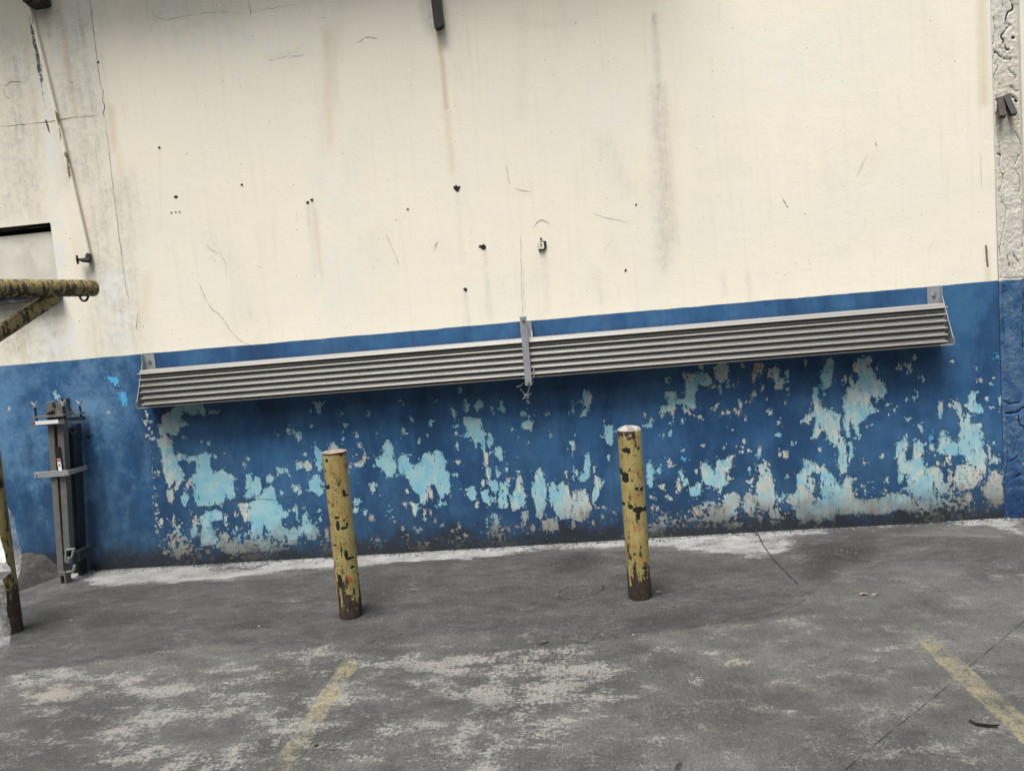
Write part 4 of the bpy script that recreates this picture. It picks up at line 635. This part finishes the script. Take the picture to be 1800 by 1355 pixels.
# ------------------------------------------------------------------ yellow hoist post with arm at far left
pb = gr(24, 1112); hz = 1.9; top = at(-56, 507, pb.y); zA = top.z
hp = empty('hoist_post', (pb.x, pb.y, 0), 'rusty yellow pipe post with a side arm and brace at the left edge', 'post')
lean = (top.x-pb.x, 0)
rp = ([0, .5, .72, .86, .93, 1], [.15, .2, .35, .5, .9, 1.2])
PC = [(random.uniform(-1, 1), random.uniform(.3, .95), random.uniform(.1, .35), random.uniform(.1, .5), 'k') for _ in range(34)]
me = post_mesh('post', pb.x, pb.y, zA+.12, .050, PC, lean, -.02, 64, 200, ru=rp); link('post', me, M_yel2, hp)
d = ray(165, 506.5); t = (zA-EYE[2])/d[2]; tip = Vector(EYE+t*d)
if tip.y > -.2 or tip.y < pb.y-.1: tip = at(165, 506.5, -.62)
A0 = Vector((pb.x+lean[0], pb.y, zA))
def pipe_part(name, a, b, r, mat, parent, n=60, seg=40, chipn=12, rl=.40):
    a, b = Vector(a), Vector(b); tdir = (b-a).normalized(); e1 = tdir.cross(Vector((0, 0, 1))).normalized(); e2 = e1.cross(tdir); V = []; fs = []
    for i in range(n):
        p = a.lerp(b, i/(n-1))
        for k in range(seg): an = 2*math.pi*k/seg; V.append(tuple(p+(e1*math.cos(an)+e2*math.sin(an))*r))
    for i in range(n-1):
        for k in range(seg): fs.append((i*seg+k, i*seg+(k+1) % seg, (i+1)*seg+(k+1) % seg, (i+1)*seg+k))
    fs.append(tuple(range(seg))[::-1]); fs.append(tuple((n-1)*seg+k for k in range(seg)))
    me = bpy.data.meshes.new(name); me.from_pydata(V, [], fs); me.polygons.foreach_set('use_smooth', [True]*(len(fs)-2)+[False]*2)
    c = np.zeros(len(V)); ru = np.full(len(V), rl); VV = np.array(V)
    up = (VV-np.array([tuple(a.lerp(b, i/(n-1))) for i in range(n) for k in range(seg)]))[:, 2]/r
    ru = rl+.25*np.clip(-up, 0, 1)+.1*np.clip(up-.5, 0, 1)
    for _ in range(chipn):
        q = VV[random.randrange(len(V))]; dd = np.linalg.norm((VV-q)/random.uniform(.008, .028), axis=1); c = np.maximum(c, np.clip(1.3-dd, 0, 1))
    set_attr(me, 'chip', (c, ru, np.zeros(len(V)), np.zeros(len(V)))); return link(name, me, mat, parent)
dd_ = (Vector((tip.x, tip.y, 0))-Vector((A0.x, A0.y, 0))).normalized()
pipe_part('arm', A0-dd_*.0, tip, .052, M_yel2, hp)
jb = at(95, 522, A0.y+(tip.y-A0.y)*.68); lo = at(-58, 622, pb.y)
pipe_part('brace', lo, jb, .044, M_yel2, hp, 40)
bm = bmesh.new(); c0 = at(148, 513, tip.y-.02); w_ = .030; pts = []
c1 = at(140, 513, tip.y); c2 = at(155, 513, tip.y); bt = at(148, 529, tip.y)
for k in range(13):
    s_ = k/12; an = math.pi*s_; pts.append((c1.lerp(c2, .5-.5*math.cos(an))+Vector((0, 0, 0)))+(bt-c1.lerp(c2, .5))*(.35+.65*math.sin(an) if 0 < k < 12 else 0))
tube(bm, [c1+Vector((0, 0, .02))]+pts+[c2+Vector((0, 0, .02))], .0075, 10); bobj('shackle_eye', bm, M_black, hp, True)

# ------------------------------------------------------------------ crumpled clear film round the post
def mat_film():
    g = G('clear_plastic_film'); n = g.noise(14, 4, .6, dist=1.0); o = g.bsdf((.80, .82, .84), .22, 0, g.bump(g.noise(22, 5, .6, dist=1.2), .9, .02), .6, False); t = g.n('ShaderNodeBsdfTransparent'); m = g.n('ShaderNodeMixShader'); w, _, _, _ = g.attr('film')
    g.lk(m.inputs[0], g.mth('MULTIPLY_ADD', w, 1.35, g.mul(g.add(n, -.5), .5), clamp=True)); g.lk(m.inputs[1], t.outputs[0]); g.lk(m.inputs[2], o.outputs[0]); g.lk(g.out.inputs[0], m.outputs[0]); return g.m
def film(rows, n=26, wob=.006, seed=1):              # rows: (left px, right px, y px, depth, opacity)
    k = 60; ys = np.linspace(0, len(rows)-1, k); out = np.zeros((k, n, 3)); op = np.zeros((k, n))
    for i, yv in enumerate(ys):
        a = int(min(yv, len(rows)-2)); f = yv-a; r = [rows[a][j]*(1-f)+rows[a+1][j]*f for j in range(5)]
        for j in range(n):
            u = j/(n-1); p = at(r[0]+(r[1]-r[0])*u, r[2], r[3]); out[i, j] = p; op[i, j] = r[4]
    nx_ = fbm(out[..., 0]*16+seed, out[..., 2]*11, 4, seed); out[..., 1] += (nx_-.5)*wob*6; out[..., 0] += (fbm(out[..., 2]*14, out[..., 0]*9, 3, seed+3)-.5)*wob*1.6; return out, op
fa, oa = film([(-70, 5, 872, -.92, .14), (-70, 22, 905, -.93, .16), (-70, 32, 950, -.93, .18), (-70, 40, 990, -.93, .26), (-70, 33, 1015, -.95, .5), (-70, 22, 1035, -.97, .45)], seed=2)
fb, ob = film([(-70, -8, 920, -1.15, .55), (-70, 1, 945, -1.2, .6), (-70, 12, 985, -1.22, .66), (-70, 22, 1004, -1.22, .62), (-70, 4, 1018, -1.2, .45), (-70, 9, 1030, -1.2, .10), (-70, 14, 1080, -1.22, .12), (-70, 19, 1136, -1.24, .16)], seed=7)
n0 = fa.shape[0]*fa.shape[1]; ma = grid_mesh('t', fa); mb = grid_mesh('t', fb)
va = np.concatenate([fa.reshape(-1, 3), fb.reshape(-1, 3)]); ia = np.arange(n0).reshape(fa.shape[:2]); ib = np.arange(fb.shape[0]*fb.shape[1]).reshape(fb.shape[:2])+n0
qs = [np.stack([i_[:-1, :-1], i_[:-1, 1:], i_[1:, 1:], i_[1:, :-1]], -1).reshape(-1, 4) for i_ in (ia, ib)]; qs = np.concatenate(qs)
me = bpy.data.meshes.new('plastic_film'); me.from_pydata(va.tolist(), [], qs.tolist()); me.polygons.foreach_set('use_smooth', [True]*len(qs)); set_attr(me, 'film', (np.concatenate([oa.ravel(), ob.ravel()]),))
tag(link('plastic_film', me, mat_film()), 'crumpled clear plastic film hanging round the yellow post at left edge', 'plastic film')

# ------------------------------------------------------------------ ribbed aluminium panel on wall brackets
PX0, PX1 = -2.932, 2.182; PY = -.150
pan = empty('aluminium_panel', ((PX0+PX1)/2, PY+.06, 1.155), 'long grey ribbed aluminium panel resting on brackets along the blue wall', 'panel')
ribz = [1.3685-i*.0410 for i in range(6)]
for i, z0 in enumerate(ribz):
    bm = bmesh.new(); zb = z0-.041+.0065 if i < 5 else z0-.024; e = .004 if i == 0 else 0
    body = [(PY+.004, z0+.004), (PY+.014, z0-.0075), (PY+.015, z0-.0115), (PY+.0105, z0-.016), (PY+.007, zb+.008), (PY+.003, zb+.0005), (-.030, zb+.0005), (-.030, z0+.004)]
    if i == 0: body = [(PY+.004, z0+.004), (PY+.016, z0-.0085), (PY+.017, z0-.012), (PY+.004, z0-.0155), (PY+.004, z0-.019), (PY+.014, z0-.024), (PY+.012, zb+.0005), (-.030, zb+.0005), (-.030, z0+.026), (PY+.020, z0+.026), (PY+.012, z0+.020)]
    if i == 5: body = [(PY+.004, z0+.004), (PY+.016, z0-.0085), (PY+.017, z0-.011), (PY+.004, z0-.0145), (PY+.003, zb+.002), (PY+.006, zb), (-.030, zb), (-.030, z0+.004)]
    prism(bm, body, PX0-e, PX1+e)
    rib = [(PY-.0045+.0055*math.cos(a)*-1*0+(-.0045)*math.cos(a)+.004, z0+.0052*math.sin(a)) for a in np.linspace(math.pi/2, -math.pi/2, 7)]+[(PY+.022, z0-.0052), (PY+.022, z0+.0052)]
    nf = len(bm.faces); prism(bm, rib, PX0-.012-e, PX1+.012+e); bm.faces.ensure_lookup_table()
    for f_ in bm.faces[nf:]: f_.material_index = 1
    bobj('slat', bm, [M_alu, M_rib], pan)
def bracket(x, side, label):                        # side: +1 the side plate faces right end
    b = empty('wall_bracket', (x, 0, 1.15), label, 'bracket', 'grey steel wall brackets holding the panel')
    bm = bmesh.new(); prof = [(-.0035, 1.497), (-.036, 1.497), (-.038, 1.435), (-.152, 1.195), (-.168, 1.185), (-.170, 1.146), (-.0035, 1.146)]
    prism(bm, prof, x-.002, x+.002); bobj('side_plate', bm, M_galv, b)
    bm = bmesh.new(); x2 = x-side*.075; box(bm, (min(x-side*.002, x2), -.0085, 1.15), (max(x-side*.002, x2), -.0045, 1.4965)); bobj('back_plate', bm, M_galv, b)
    bm = bmesh.new(); box(bm, (min(x-side*.002, x2), -.166, 1.141), (max(x-side*.002, x2), -.0085, 1.145)); bobj('foot_plate', bm, M_galv, b)
    for zz2 in (1.446,):
        bm = bmesh.new(); xc = x-side*.038; tube(bm, [(xc, -.0085, zz2), (xc, -.0125, zz2)], .0125, 20); tube(bm, [(xc, -.0125, zz2), (xc, -.019, zz2)], .0075, 6); bobj('bolt', bm, M_bolt, b)
    return b
bracket(-2.972, -1, 'grey wall bracket at the left end of the ribbed panel'); bracket(2.222, 1, 'grey wall bracket at the right end of the ribbed panel')
mbk = bracket(-.312, 1, 'grey bracket with a vertical strap across the middle of the ribbed panel')
bm = bmesh.new(); box(bm, (-.372, -.175, 1.096), (-.329, -.169, 1.532)); bobj('front_strap', bm, M_galv, mbk, bevel=.0018)
for zz2 in (1.512, 1.116):
    bm = bmesh.new(); tube(bm, [(-.350, -.175, zz2), (-.350, -.179, zz2)], .011, 20); tube(bm, [(-.350, -.179, zz2), (-.350, -.186, zz2)], .007, 6); bobj('strap_bolt', bm, M_bolt, mbk)
bm = bmesh.new(); tube(bm, [(-.352, -.17, 1.515), (-.352, -.01, 1.515)], .006, 10); bobj('tie_rod', bm, M_bolt, mbk); bm = bmesh.new(); tube(bm, [(-.350, -.17, 1.116), (-.350, -.03, 1.116)], .006, 10); bobj('tie_rod', bm, M_bolt, mbk)
clip = empty('wire_clip', at(926, 697, -.10), 'twisted grey wire clip hanging under the middle strap', 'clip')
Yc = -.10
bm = bmesh.new(); tube(bm, [at(931, 676, Yc), at(930, 683, Yc), at(926, 696, Yc)], .0052, 10); tube(bm, [at(913, 681, Yc), at(924, 695, Yc)], .0038, 10); tube(bm, [at(925, 667, Yc), at(920, 674, Yc), at(914, 678, Yc), at(908, 680, Yc)], .0052, 10)
tube(bm, [at(935, 666, Yc), at(939, 670, Yc), at(935, 674, Yc), at(931, 677, Yc)], .003, 8); bobj('wire_loop', bm, M_bolt, clip, True)
bm = bmesh.new(); tube(bm, [at(922, 695, Yc), at(924.5, 694, Yc-.004), at(929, 699, Yc)], [.007, .012, .009], 10); tube(bm, [at(919, 701, Yc), at(928, 695, Yc), at(934, 691, Yc)], .0042, 8); tube(bm, [at(927, 702, Yc), at(928, 707, Yc), at(931, 709, Yc)], [.005, .008, .004], 10); bobj('clamp_nut', bm, M_bolt, clip, True)

# ------------------------------------------------------------------ folded grey support stand leaning on the wall
YF, YB = -.185, -.045
sp_ = gr(120, 1018); stand = empty('folded_stand', (sp_.x, -.12, 0), 'folded grey steel stand with wing bolts leaning against the blue wall', 'stand')
def pbar(name, a, b, ya, yb, w, d, mat, bev=.002, extra=None):
    bm = bmesh.new(); bar(bm, at(*a, ya), at(*b, yb), w, d)
    if extra: extra(bm)
    return bobj(name, bm, mat, stand, bevel=bev)
pbar('leg', (90.5, 706), (111.5, 1010), YF, YF-.01, .042, .05, M_grey); pbar('leg', (107.5, 707), (122, 968), YF+.003, YF, .043, .05, M_grey)
pbar('leg', (127, 760), (139, 1004), YF+.085, YF+.11, .045, .055, M_dgrey); pbar('leg', (134, 745), (146, 1008), YB-.005, YB-.005, .036, .05, M_dgrey)
pbar('side_panel', (115.5, 752), (131, 972), YF+.05, YF+.06, .030, .11, M_dgrey)
bm = bmesh.new(); a = at(96, 786, YF-.03); b = at(107, 806, YF-.03); box(bm, (a.x, YF-.034, b.z-.07), (b.x+.004, YF-.02, a.z+.002)); lb_ = bobj('latch_plate', bm, M_ink, stand, bevel=.001)
bm = bmesh.new(); a2 = at(100.5, 806.5, YF-.033); b2 = at(109.5, 827, YF-.033); box(bm, (a2.x, YF-.036, b2.z), (b2.x, YF-.0345, a2.z)); stk = bobj('sticker', bm, M_white, stand)
w_ = b2.x-a2.x; hgt = a2.z-b2.z
bm = bmesh.new(); box(bm, (a2.x+.08*w_, YF-.0370, a2.z-.2*hgt), (b2.x-.08*w_, YF-.0362, a2.z-.03*hgt)); bobj('warning_band', bm, M_red, stk)
bm = bmesh.new(); yk = YF-.0368
def ik(u0_, v0_, u1_, v1_, t_): bar(bm, (a2.x+u0_*w_, yk, a2.z-v0_*hgt), (a2.x+u1_*w_, yk, a2.z-v1_*hgt), t_, .0006)
ik(.15, .24, .85, .24, .006); ik(.25, .42, .6, .42, .004); ik(.6, .42, .35, .56, .004); ik(.35, .56, .7, .5, .004); ik(.35, .62, .5, .52, .004); bobj('pictogram', bm, M_ink, stk)
def hbar(name, x0, x1, ypx, y, h_, d_, mat):
    bm = bmesh.new(); a = at(x0, ypx, y); b = at(x1, ypx, y); z = (at((x0+x1)/2, ypx, y)).z; box(bm, (a.x, y-d_/2, z-h_/2), (b.x, y+d_/2, z+h_/2)); return bobj(name, bm, mat, stand, bevel=.002), a.x, b.x, z
hbar('clamp_bar', 57, 116, 742.5, YF-.045, .032, .03, M_grey); hbar('clamp_bar', 88, 148, 737, YB-.005, .026, .03, M_dgrey)
hbar('clamp_inlay', 62, 103, 742.3, YF-.0615, .026, .006, M_white)
hbar('clamp_plate', 60, 116, 731.5, YF-.045, .013, .05, M_grey); hbar('clamp_plate', 92, 146, 728, YB-.005, .012, .05, M_grey)
fr, sx0, sx1, sz = hbar('strap_bar', 60, 121, 833, YF-.04, .040, .010, M_lgrey); hbar('strap_bar', 90, 143, 822, YB+.012, .034, .008, M_dgrey)
bm = bmesh.new(); box(bm, (sx1-.004, YF-.034, sz-.016), (sx1+.004, YB+.007, sz+.016)); bobj('strap_side', bm, M_lgrey, stand, bevel=.001)
bm = bmesh.new(); tube(bm, [(sx0+.05, YF-.03, sz+.01), (sx0+.05, YB, sz+.01)], .004, 8); bobj('strap_rod', bm, M_dgrey, stand)
for px_ in (64.5, 117): bm = bmesh.new(); q = at(px_, 834, YF-.045); tube(bm, [(q.x, YF-.045, q.z), (q.x, YF-.049, q.z)], .007, 12); bobj('rivet', bm, M_bolt, fr)
for (bx, by0, by1, y_) in ((63, 712, 742, YF-.045), (112.5, 709, 738, YF-.045), (141, 709, 734, YB-.01)):
    a = at(bx, by0, y_); b = at(bx+2, by1, y_); t = bmesh.new(); tube(t, [(b.x, y_, b.z), (b.x, y_, a.z-.012)], .0065, 10); wb = bobj('wing_bolt', t, M_black, stand, True)
    t = bmesh.new(); tube(t, [(b.x, y_, a.z-.016), (b.x, y_, a.z+.004)], [.011, .008], 12)
    for s2 in (-1, 1): tube(t, [(b.x+s2*.005, y_, a.z-.004), (b.x+s2*.014, y_, a.z+.010), (b.x+s2*.020, y_, a.z+.024)], [.006, .0075, .006], 8)
    o = bobj('wing_nut', t, M_bolt, wb, True)
for (pts_, y0, y1, m_) in ((((76, 731), (85, 718), (95, 716), (96, 731)), YF-.05, YF-.042, M_grey), (((97, 718), (110, 731), (97, 731)), YF-.05, YF-.042, M_grey), (((120, 712), (132, 727), (120, 729)), YB-.03, YB-.022, M_grey), (((104, 702), (119, 700), (120, 714), (104, 716)), YB-.05, YB-.03, M_dgrey)):
    bm = bmesh.new(); prof = [(lambda q: (q.x, q.z))(at(px_, py_2, y0)) for px_, py_2 in pts_]; prism(bm, prof, y0, y1, 1); bobj('gusset', bm, m_, stand)
bm = bmesh.new(); a = at(88, 724, YF-.06); tube(bm, [(a.x-.02, YF-.062, a.z-.012), (a.x+.022, YF-.058, a.z+.006)], .008, 10); bobj('pin', bm, M_ink, stand, True)
q = at(119, 984, YF-.04); bm = bmesh.new(); tube(bm, [(q.x, YF-.02, q.z), (q.x, YF-.05, q.z)], .020, 24); bobj('knob', bm, M_grey, stand, True, .0)
bm = bmesh.new()
for (p1, p2) in (((117, 966), (130, 964)), ((130, 964), (127, 978)), ((117, 966), (116, 980)), ): bar(bm, at(*p1, YF-.03), at(*p2, YF-.03), .008, .02)
bobj('catch_frame', bm, M_lgrey, stand); bm = bmesh.new()
for (p1, p2) in (((131, 993), (130, 1002)), ((130, 1002), (118, 1005))): bar(bm, at(*p1, YF-.03), at(*p2, YF-.03), .008, .02)
bobj('latch_hook', bm, M_lgrey, stand)
bm = bmesh.new(); a = at(124, 970, YF-.02); b = at(140, 988, YF-.02); box(bm, (a.x, YF-.005, b.z), (a.x+.05, YB-.02, a.z)); bobj('gearbox', bm, M_dgrey, stand, bevel=.003)
bm = bmesh.new(); f0 = gr(119.5, 1021); box(bm, (f0.x-.022, YF-.045, .0), (f0.x-.012, YF+.01, .055)); box(bm, (f0.x+.012, YF-.045, .0), (f0.x+.024, YF+.01, .055)); box(bm, (f0.x-.0118, YF-.02, .0), (f0.x+.0118, YF+.01, .052)); box(bm, (f0.x-.022, YF-.045, .0555), (f0.x+.024, YF+.01, .08)); bobj('foot', bm, M_grey, stand, bevel=.001)

# ------------------------------------------------------------------ water pipe and valve, steel hangers, plate
yp = -.017
p1, p2 = at(42, -25, yp), at(155.5, 447, yp); wp_ = empty('water_pipe', p2, 'thin peeling white water pipe slanting down the upper left wall to a black valve', 'pipe')
bm = bmesh.new(); n_ = 40; d0 = p2-p1
tube(bm, [p1+d0*(i/(n_-1))+Vector((0.008*math.sin(3.1*i/(n_-1)), 0, 0)) for i in range(n_)], .0128, 14); bobj('pipe', bm, M_pipe, wp_, True)
bm = bmesh.new(); e0 = at(155, 446, yp); e1 = at(156, 458, yp); tube(bm, [e0, e0.lerp(e1, .3), e0.lerp(e1, .31), e1], [.016, .016, .020, .020], 14); tube(bm, [at(158, 457, yp), at(150, 457.5, yp-.01), at(143, 457, yp-.02)], [.021, .016, .014], 14); bobj('elbow', bm, M_rust, wp_, True)
bm = bmesh.new(); vc = at(136, 456.5, yp-.03); tube(bm, [at(145, 457, yp-.02), vc], .010, 10); tr = .026; ring = [vc+Vector((.004*math.cos(a), tr*math.cos(a), tr*math.sin(a))) for a in np.linspace(0, 2*math.pi, 19)]; 
ring = [vc+Vector((.35*tr*math.cos(a), -.7*tr*math.cos(a), tr*math.sin(a))) for a in np.linspace(0, 2*math.pi, 21)]; tube(bm, ring, .006, 8, False)
for a in (0, 2.1, 4.2): tube(bm, [vc, vc+Vector((.35*tr*math.cos(a), -.7*tr*math.cos(a), tr*math.sin(a)))], .005, 6)
bobj('handwheel', bm, M_black, wp_, True)
def hanger(name, label, cat, pxa, pxb, ytop, y0, ragged):
    bm = bmesh.new(); a = at(*pxa, y0); b = at(*pxb, y0); ws = .030; prof = [(b.x-ws, b.z), (b.x+ws, b.z+.006), (a.x+ws, a.z), (a.x-ws, a.z)]
    t_ = 4.45; dx = (a.x-b.x)/(a.z-b.z)*(t_-b.z)
    prof = [(b.x-ws, b.z), (b.x-ws*.2, b.z-.006), (b.x+ws*.8, b.z+.006), (b.x+ws, b.z+.014), (b.x+dx+ws, t_), (b.x+dx-ws, t_)]; prism(bm, prof, y0-.03, y0+.026, 1)
    o = bobj(name, bm, M_black, None, bevel=.003); return tag(o, label, cat)
h1 = hanger('steel_hanger', 'black steel bar hanging down from above at the top middle of the wall', 'steel bar', (767, 0), (773, 50), 0, -.03, 1)
bm = bmesh.new(); a = at(66, 10, -.05); 
for (dx, w_, zt) in ((-.035, .03, a.z+.01), (.0, .05, a.z-.008), (.03, .035, a.z-.002)): box(bm, (a.x+dx-w_, -.09+dx*.3, zt), (a.x+dx+w_, -.004, 4.46-abs(dx)))
tag(bobj('steel_bracket', bm, M_black, None, bevel=.006), 'black rusted steel bracket at the upper left corner beside the pipe', 'bracket')
bm = bmesh.new(); a = at(952, 432, -.012); box(bm, (a.x-.020, -.016, a.z-.022), (a.x+.016, -.004, a.z+.022)); plt = bobj('socket_plate', bm, plain('old_white_plate', (.72, .70, .60), .6, 0, .1, 60, .2), None, bevel=.003); tag(plt, 'small square whitish plate set in a dark hole in the cream wall', 'plate')
bm = bmesh.new(); tube(bm, [(a.x-.003, -.0158, a.z+.008), (a.x-.003, -.0172, a.z+.008)], .006, 12); tube(bm, [(a.x-.003, -.0158, a.z-.004), (a.x-.003, -.0172, a.z-.004)], .0035, 10); bobj('screw_hole', bm, M_crack, plt)
bm = bmesh.new(); prof = [(a.x-.022, a.z-.030), (a.x+.018, a.z-.028), (a.x+.030, a.z-.012), (a.x+.031, a.z+.027), (a.x+.002, a.z+.031), (a.x-.021, a.z+.022)]; prism(bm, prof, -.0060, -.0005, 1); bobj('hole_edge', bm, M_black, plt)

# ------------------------------------------------------------------ litter on the slab
def stone(px, py, r, flat, label, mat=M_stone):
    p = gr(px, py); bm = bmesh.new(); bmesh.ops.create_icosphere(bm, subdivisions=2, radius=1)
    sc_ = (r*random.uniform(.9, 1.4), r*random.uniform(.7, 1), r*flat); s0 = random.random()*50
    for v in bm.verts:
        k = 1+.25*math.sin(v.co.x*3+s0)*math.cos(v.co.y*4+s0)+.12*math.sin(v.co.z*7+s0); v.co = Vector((p.x+v.co.x*sc_[0]*k, p.y+v.co.y*sc_[1]*k, gz(p.x, p.y)+sc_[2]*.6+v.co.z*sc_[2]*k))
    tag(bobj('stone', bm, mat, None, True), label, 'stone', 'small stones on the slab')
stone(1158, 1045, .017, .6, 'black lump beside the foot of the domed yellow bollard'); stone(955, 1129, .021, .4, 'flat dark stone in front of the gap between the bollards'); stone(1024, 1128, .018, .35, 'flat grey stone right of the other flat stone, near the domed bollard'); stone(556, 1312, .009, .8, 'tiny dark pebble right of the left parking line')
p = gr(1528, 1046); bm = bmesh.new(); rows_ = []; L = .092
for i in range(12):
    u = i/11; w_ = .015*math.sin(math.pi*min(1, u*.95+.04))**.7*(1+.35*math.sin(u*19)); rows_.append([bm.verts.new((p.x-L/2+u*L, p.y+s_*w_+.006*math.sin(u*5), gz(p.x, p.y)+.002+.006*abs(s_)*(.5+.5*math.sin(u*7))+.004*math.sin(u*9))) for s_ in (-1, 0, 1)])
for a_, b_ in zip(rows_, rows_[1:]):
    for k in range(2): bm.faces.new((a_[k], a_[k+1], b_[k+1], b_[k]))
bmesh.ops.solidify(bm, geom=bm.faces[:], thickness=.0015)
tag(bobj('dry_leaf', bm, M_leaf, None, True), 'pale dry leaf lying on the slab right of the domed bollard', 'leaf')
bm = bmesh.new(); pts = [gr(*q) for q in ((1703, 1271), (1715, 1277), (1735, 1279), (1755, 1281))]; pts = [Vector((v.x, v.y, gz(v.x, v.y)+.001+.001*i)) for i, v in enumerate(pts)]; rr_ = []
for i, v in enumerate(pts): w_ = (.003, .008, .012, .008)[i]; rr_.append([bm.verts.new(v+Vector((0, w_*s_, .012*abs(s_-.2)))) for s_ in (-1, 0, 1)])
for a_, b_ in zip(rr_, rr_[1:]):
    for k in range(2): bm.faces.new((a_[k], a_[k+1], b_[k+1], b_[k]))
bmesh.ops.solidify(bm, geom=bm.faces[:], thickness=.002)
tag(bobj('bark_strip', bm, plain('grey_bark', (.17, .165, .155), .9, 0, .3, 60, .4), None, True), 'curled dark bark strip beside the right yellow parking line', 'bark strip')

# ------------------------------------------------------------------ roof canopy above the frame (shades the top of the wall)
bm = bmesh.new(); box(bm, (-6, -.40, 4.46), (.7, .05, 4.52)); box(bm, (-6, -.45, 4.42), (.7, -.40, 4.54)); cn = bobj('roof', bm, M_roof); cn['kind'] = 'structure'

bm = bmesh.new(); box(bm, (-30, -16.5, -.05), (30, -16, 11)); ob = bobj('sky_blocker', bm, plain('sky_blocker_grey', (.22, .215, .2), .9)); ob['kind'] = 'structure'  # unseen block added behind the camera to cut low skylight under the panel

# grit and paint crumbs lying on the slab, lifted paint flakes on the wall: uncountable
def crumbs(name, pts, mats, lay):
    V, Fc, mi = [], [], []
    for (x, y, z, r, m) in pts:
        n0 = len(V); k = 5; a0 = random.random()*6; fl = random.uniform(.35, .9)
        for i in range(k):
            a = a0+2*math.pi*i/k; q = r*random.uniform(.6, 1.2); V.append((x+q*math.cos(a), y+q*math.sin(a), z))
        V.append((x+random.uniform(-.3, .3)*r, y+random.uniform(-.3, .3)*r, z+r*fl))
        for i in range(k): Fc.append((n0+i, n0+(i+1) % k, n0+k)); mi.append(m)
    me = bpy.data.meshes.new(name); me.from_pydata(V, [], Fc); me.polygons.foreach_set('material_index', mi); o = link(name, me, mats); return o
random.seed(5); pts = []
for i in range(1500):
    x = random.uniform(-3.7, 2.7); y = -abs(random.gauss(.004, .028))-.004; pts.append((x, y, gz(x, y)-.001, random.uniform(.0025, .0085)*(1 if random.random() < .93 else 1.9), random.choice((0, 0, 0, 0, 0, 1, 2))))
for i in range(2600):
    x = random.uniform(-3.6, 2.6); y = -random.uniform(.05, 1)**.8*2.6; pts.append((x, y, gz(x, y)-.0008, random.uniform(.0012, .0038)*(1 if random.random() < .96 else 2.2), 0 if random.random() < .88 else 1))
for (cx_, cy_, sx_, sy_, n_) in ((1010, 990, 40, 8, 120), (1480, 972, 50, 9, 160), (430, 998, 50, 5, 120), (1150, 1050, 40, 8, 60), (1020, 1048, 40, 6, 60), (640, 1088, 30, 6, 60), (210, 1090, 60, 9, 90), (1050, 1118, 110, 8, 120), (450, 1102, 25, 5, 60)):
    for i in range(n_):
        p = gr(random.gauss(cx_, sx_*.6), random.gauss(cy_, sy_*.6)); 
        if p.y < -.003: pts.append((p.x, p.y, gz(p.x, p.y)-.001, random.uniform(.002, .007), 0 if random.random() < .95 else 1))
gt = crumbs('grit', pts, [M_stone, plain('pale_crumb', (.22, .215, .20), .9, 0, .3, 60), plain('blue_crumb', (.05, .12, .22), .8, 0, .3, 60)], 0); tag(gt, 'dark and pale grit scattered over the slab and along the wall foot', 'grit', None, 'stuff')
M_flake = plain('blue_flake', (.024, .085, .22), .5, 0, .3, 30, .2); V, Fc = [], []
for b, poly in PEEL:
    n_ = len(poly)
    if n_ == 9 and random.random() < .7: continue
    for i in range(n_):
        (ax, az), (bx, bz) = poly[i], poly[(i+1) % n_]; L = math.hypot(bx-ax, bz-az)
        for _ in range(int(L/.05+random.random()*.7)):
            t_ = random.random(); x = ax+(bx-ax)*t_+random.gauss(0, .004); z = az+(bz-az)*t_+random.gauss(0, .004); w_ = random.uniform(.004, .011); h_ = random.uniform(.005, .016); a = random.uniform(-.7, .7); lift = random.uniform(.0015, .0045); n0 = len(V)
            for (u, v, l) in ((-1, 1, .0006), (1, .8, .0006), (.7, 0, lift*.5), (-.8, .1, lift*.5), (.35, -1, lift), (-.5, -.8, lift)):
                uu, vv = u*w_/2*random.uniform(.7, 1.2), v*h_/2; V.append((x+uu*math.cos(a)-vv*math.sin(a), -.0035-l, z+uu*math.sin(a)+vv*math.cos(a)))
            Fc += [(n0, n0+1, n0+2, n0+3), (n0+3, n0+2, n0+4, n0+5)]
me = bpy.data.meshes.new('paint_flakes'); me.from_pydata(V, [], Fc); o = link('paint_flakes', me, M_flake, wall); o['kind'] = 'stuff'
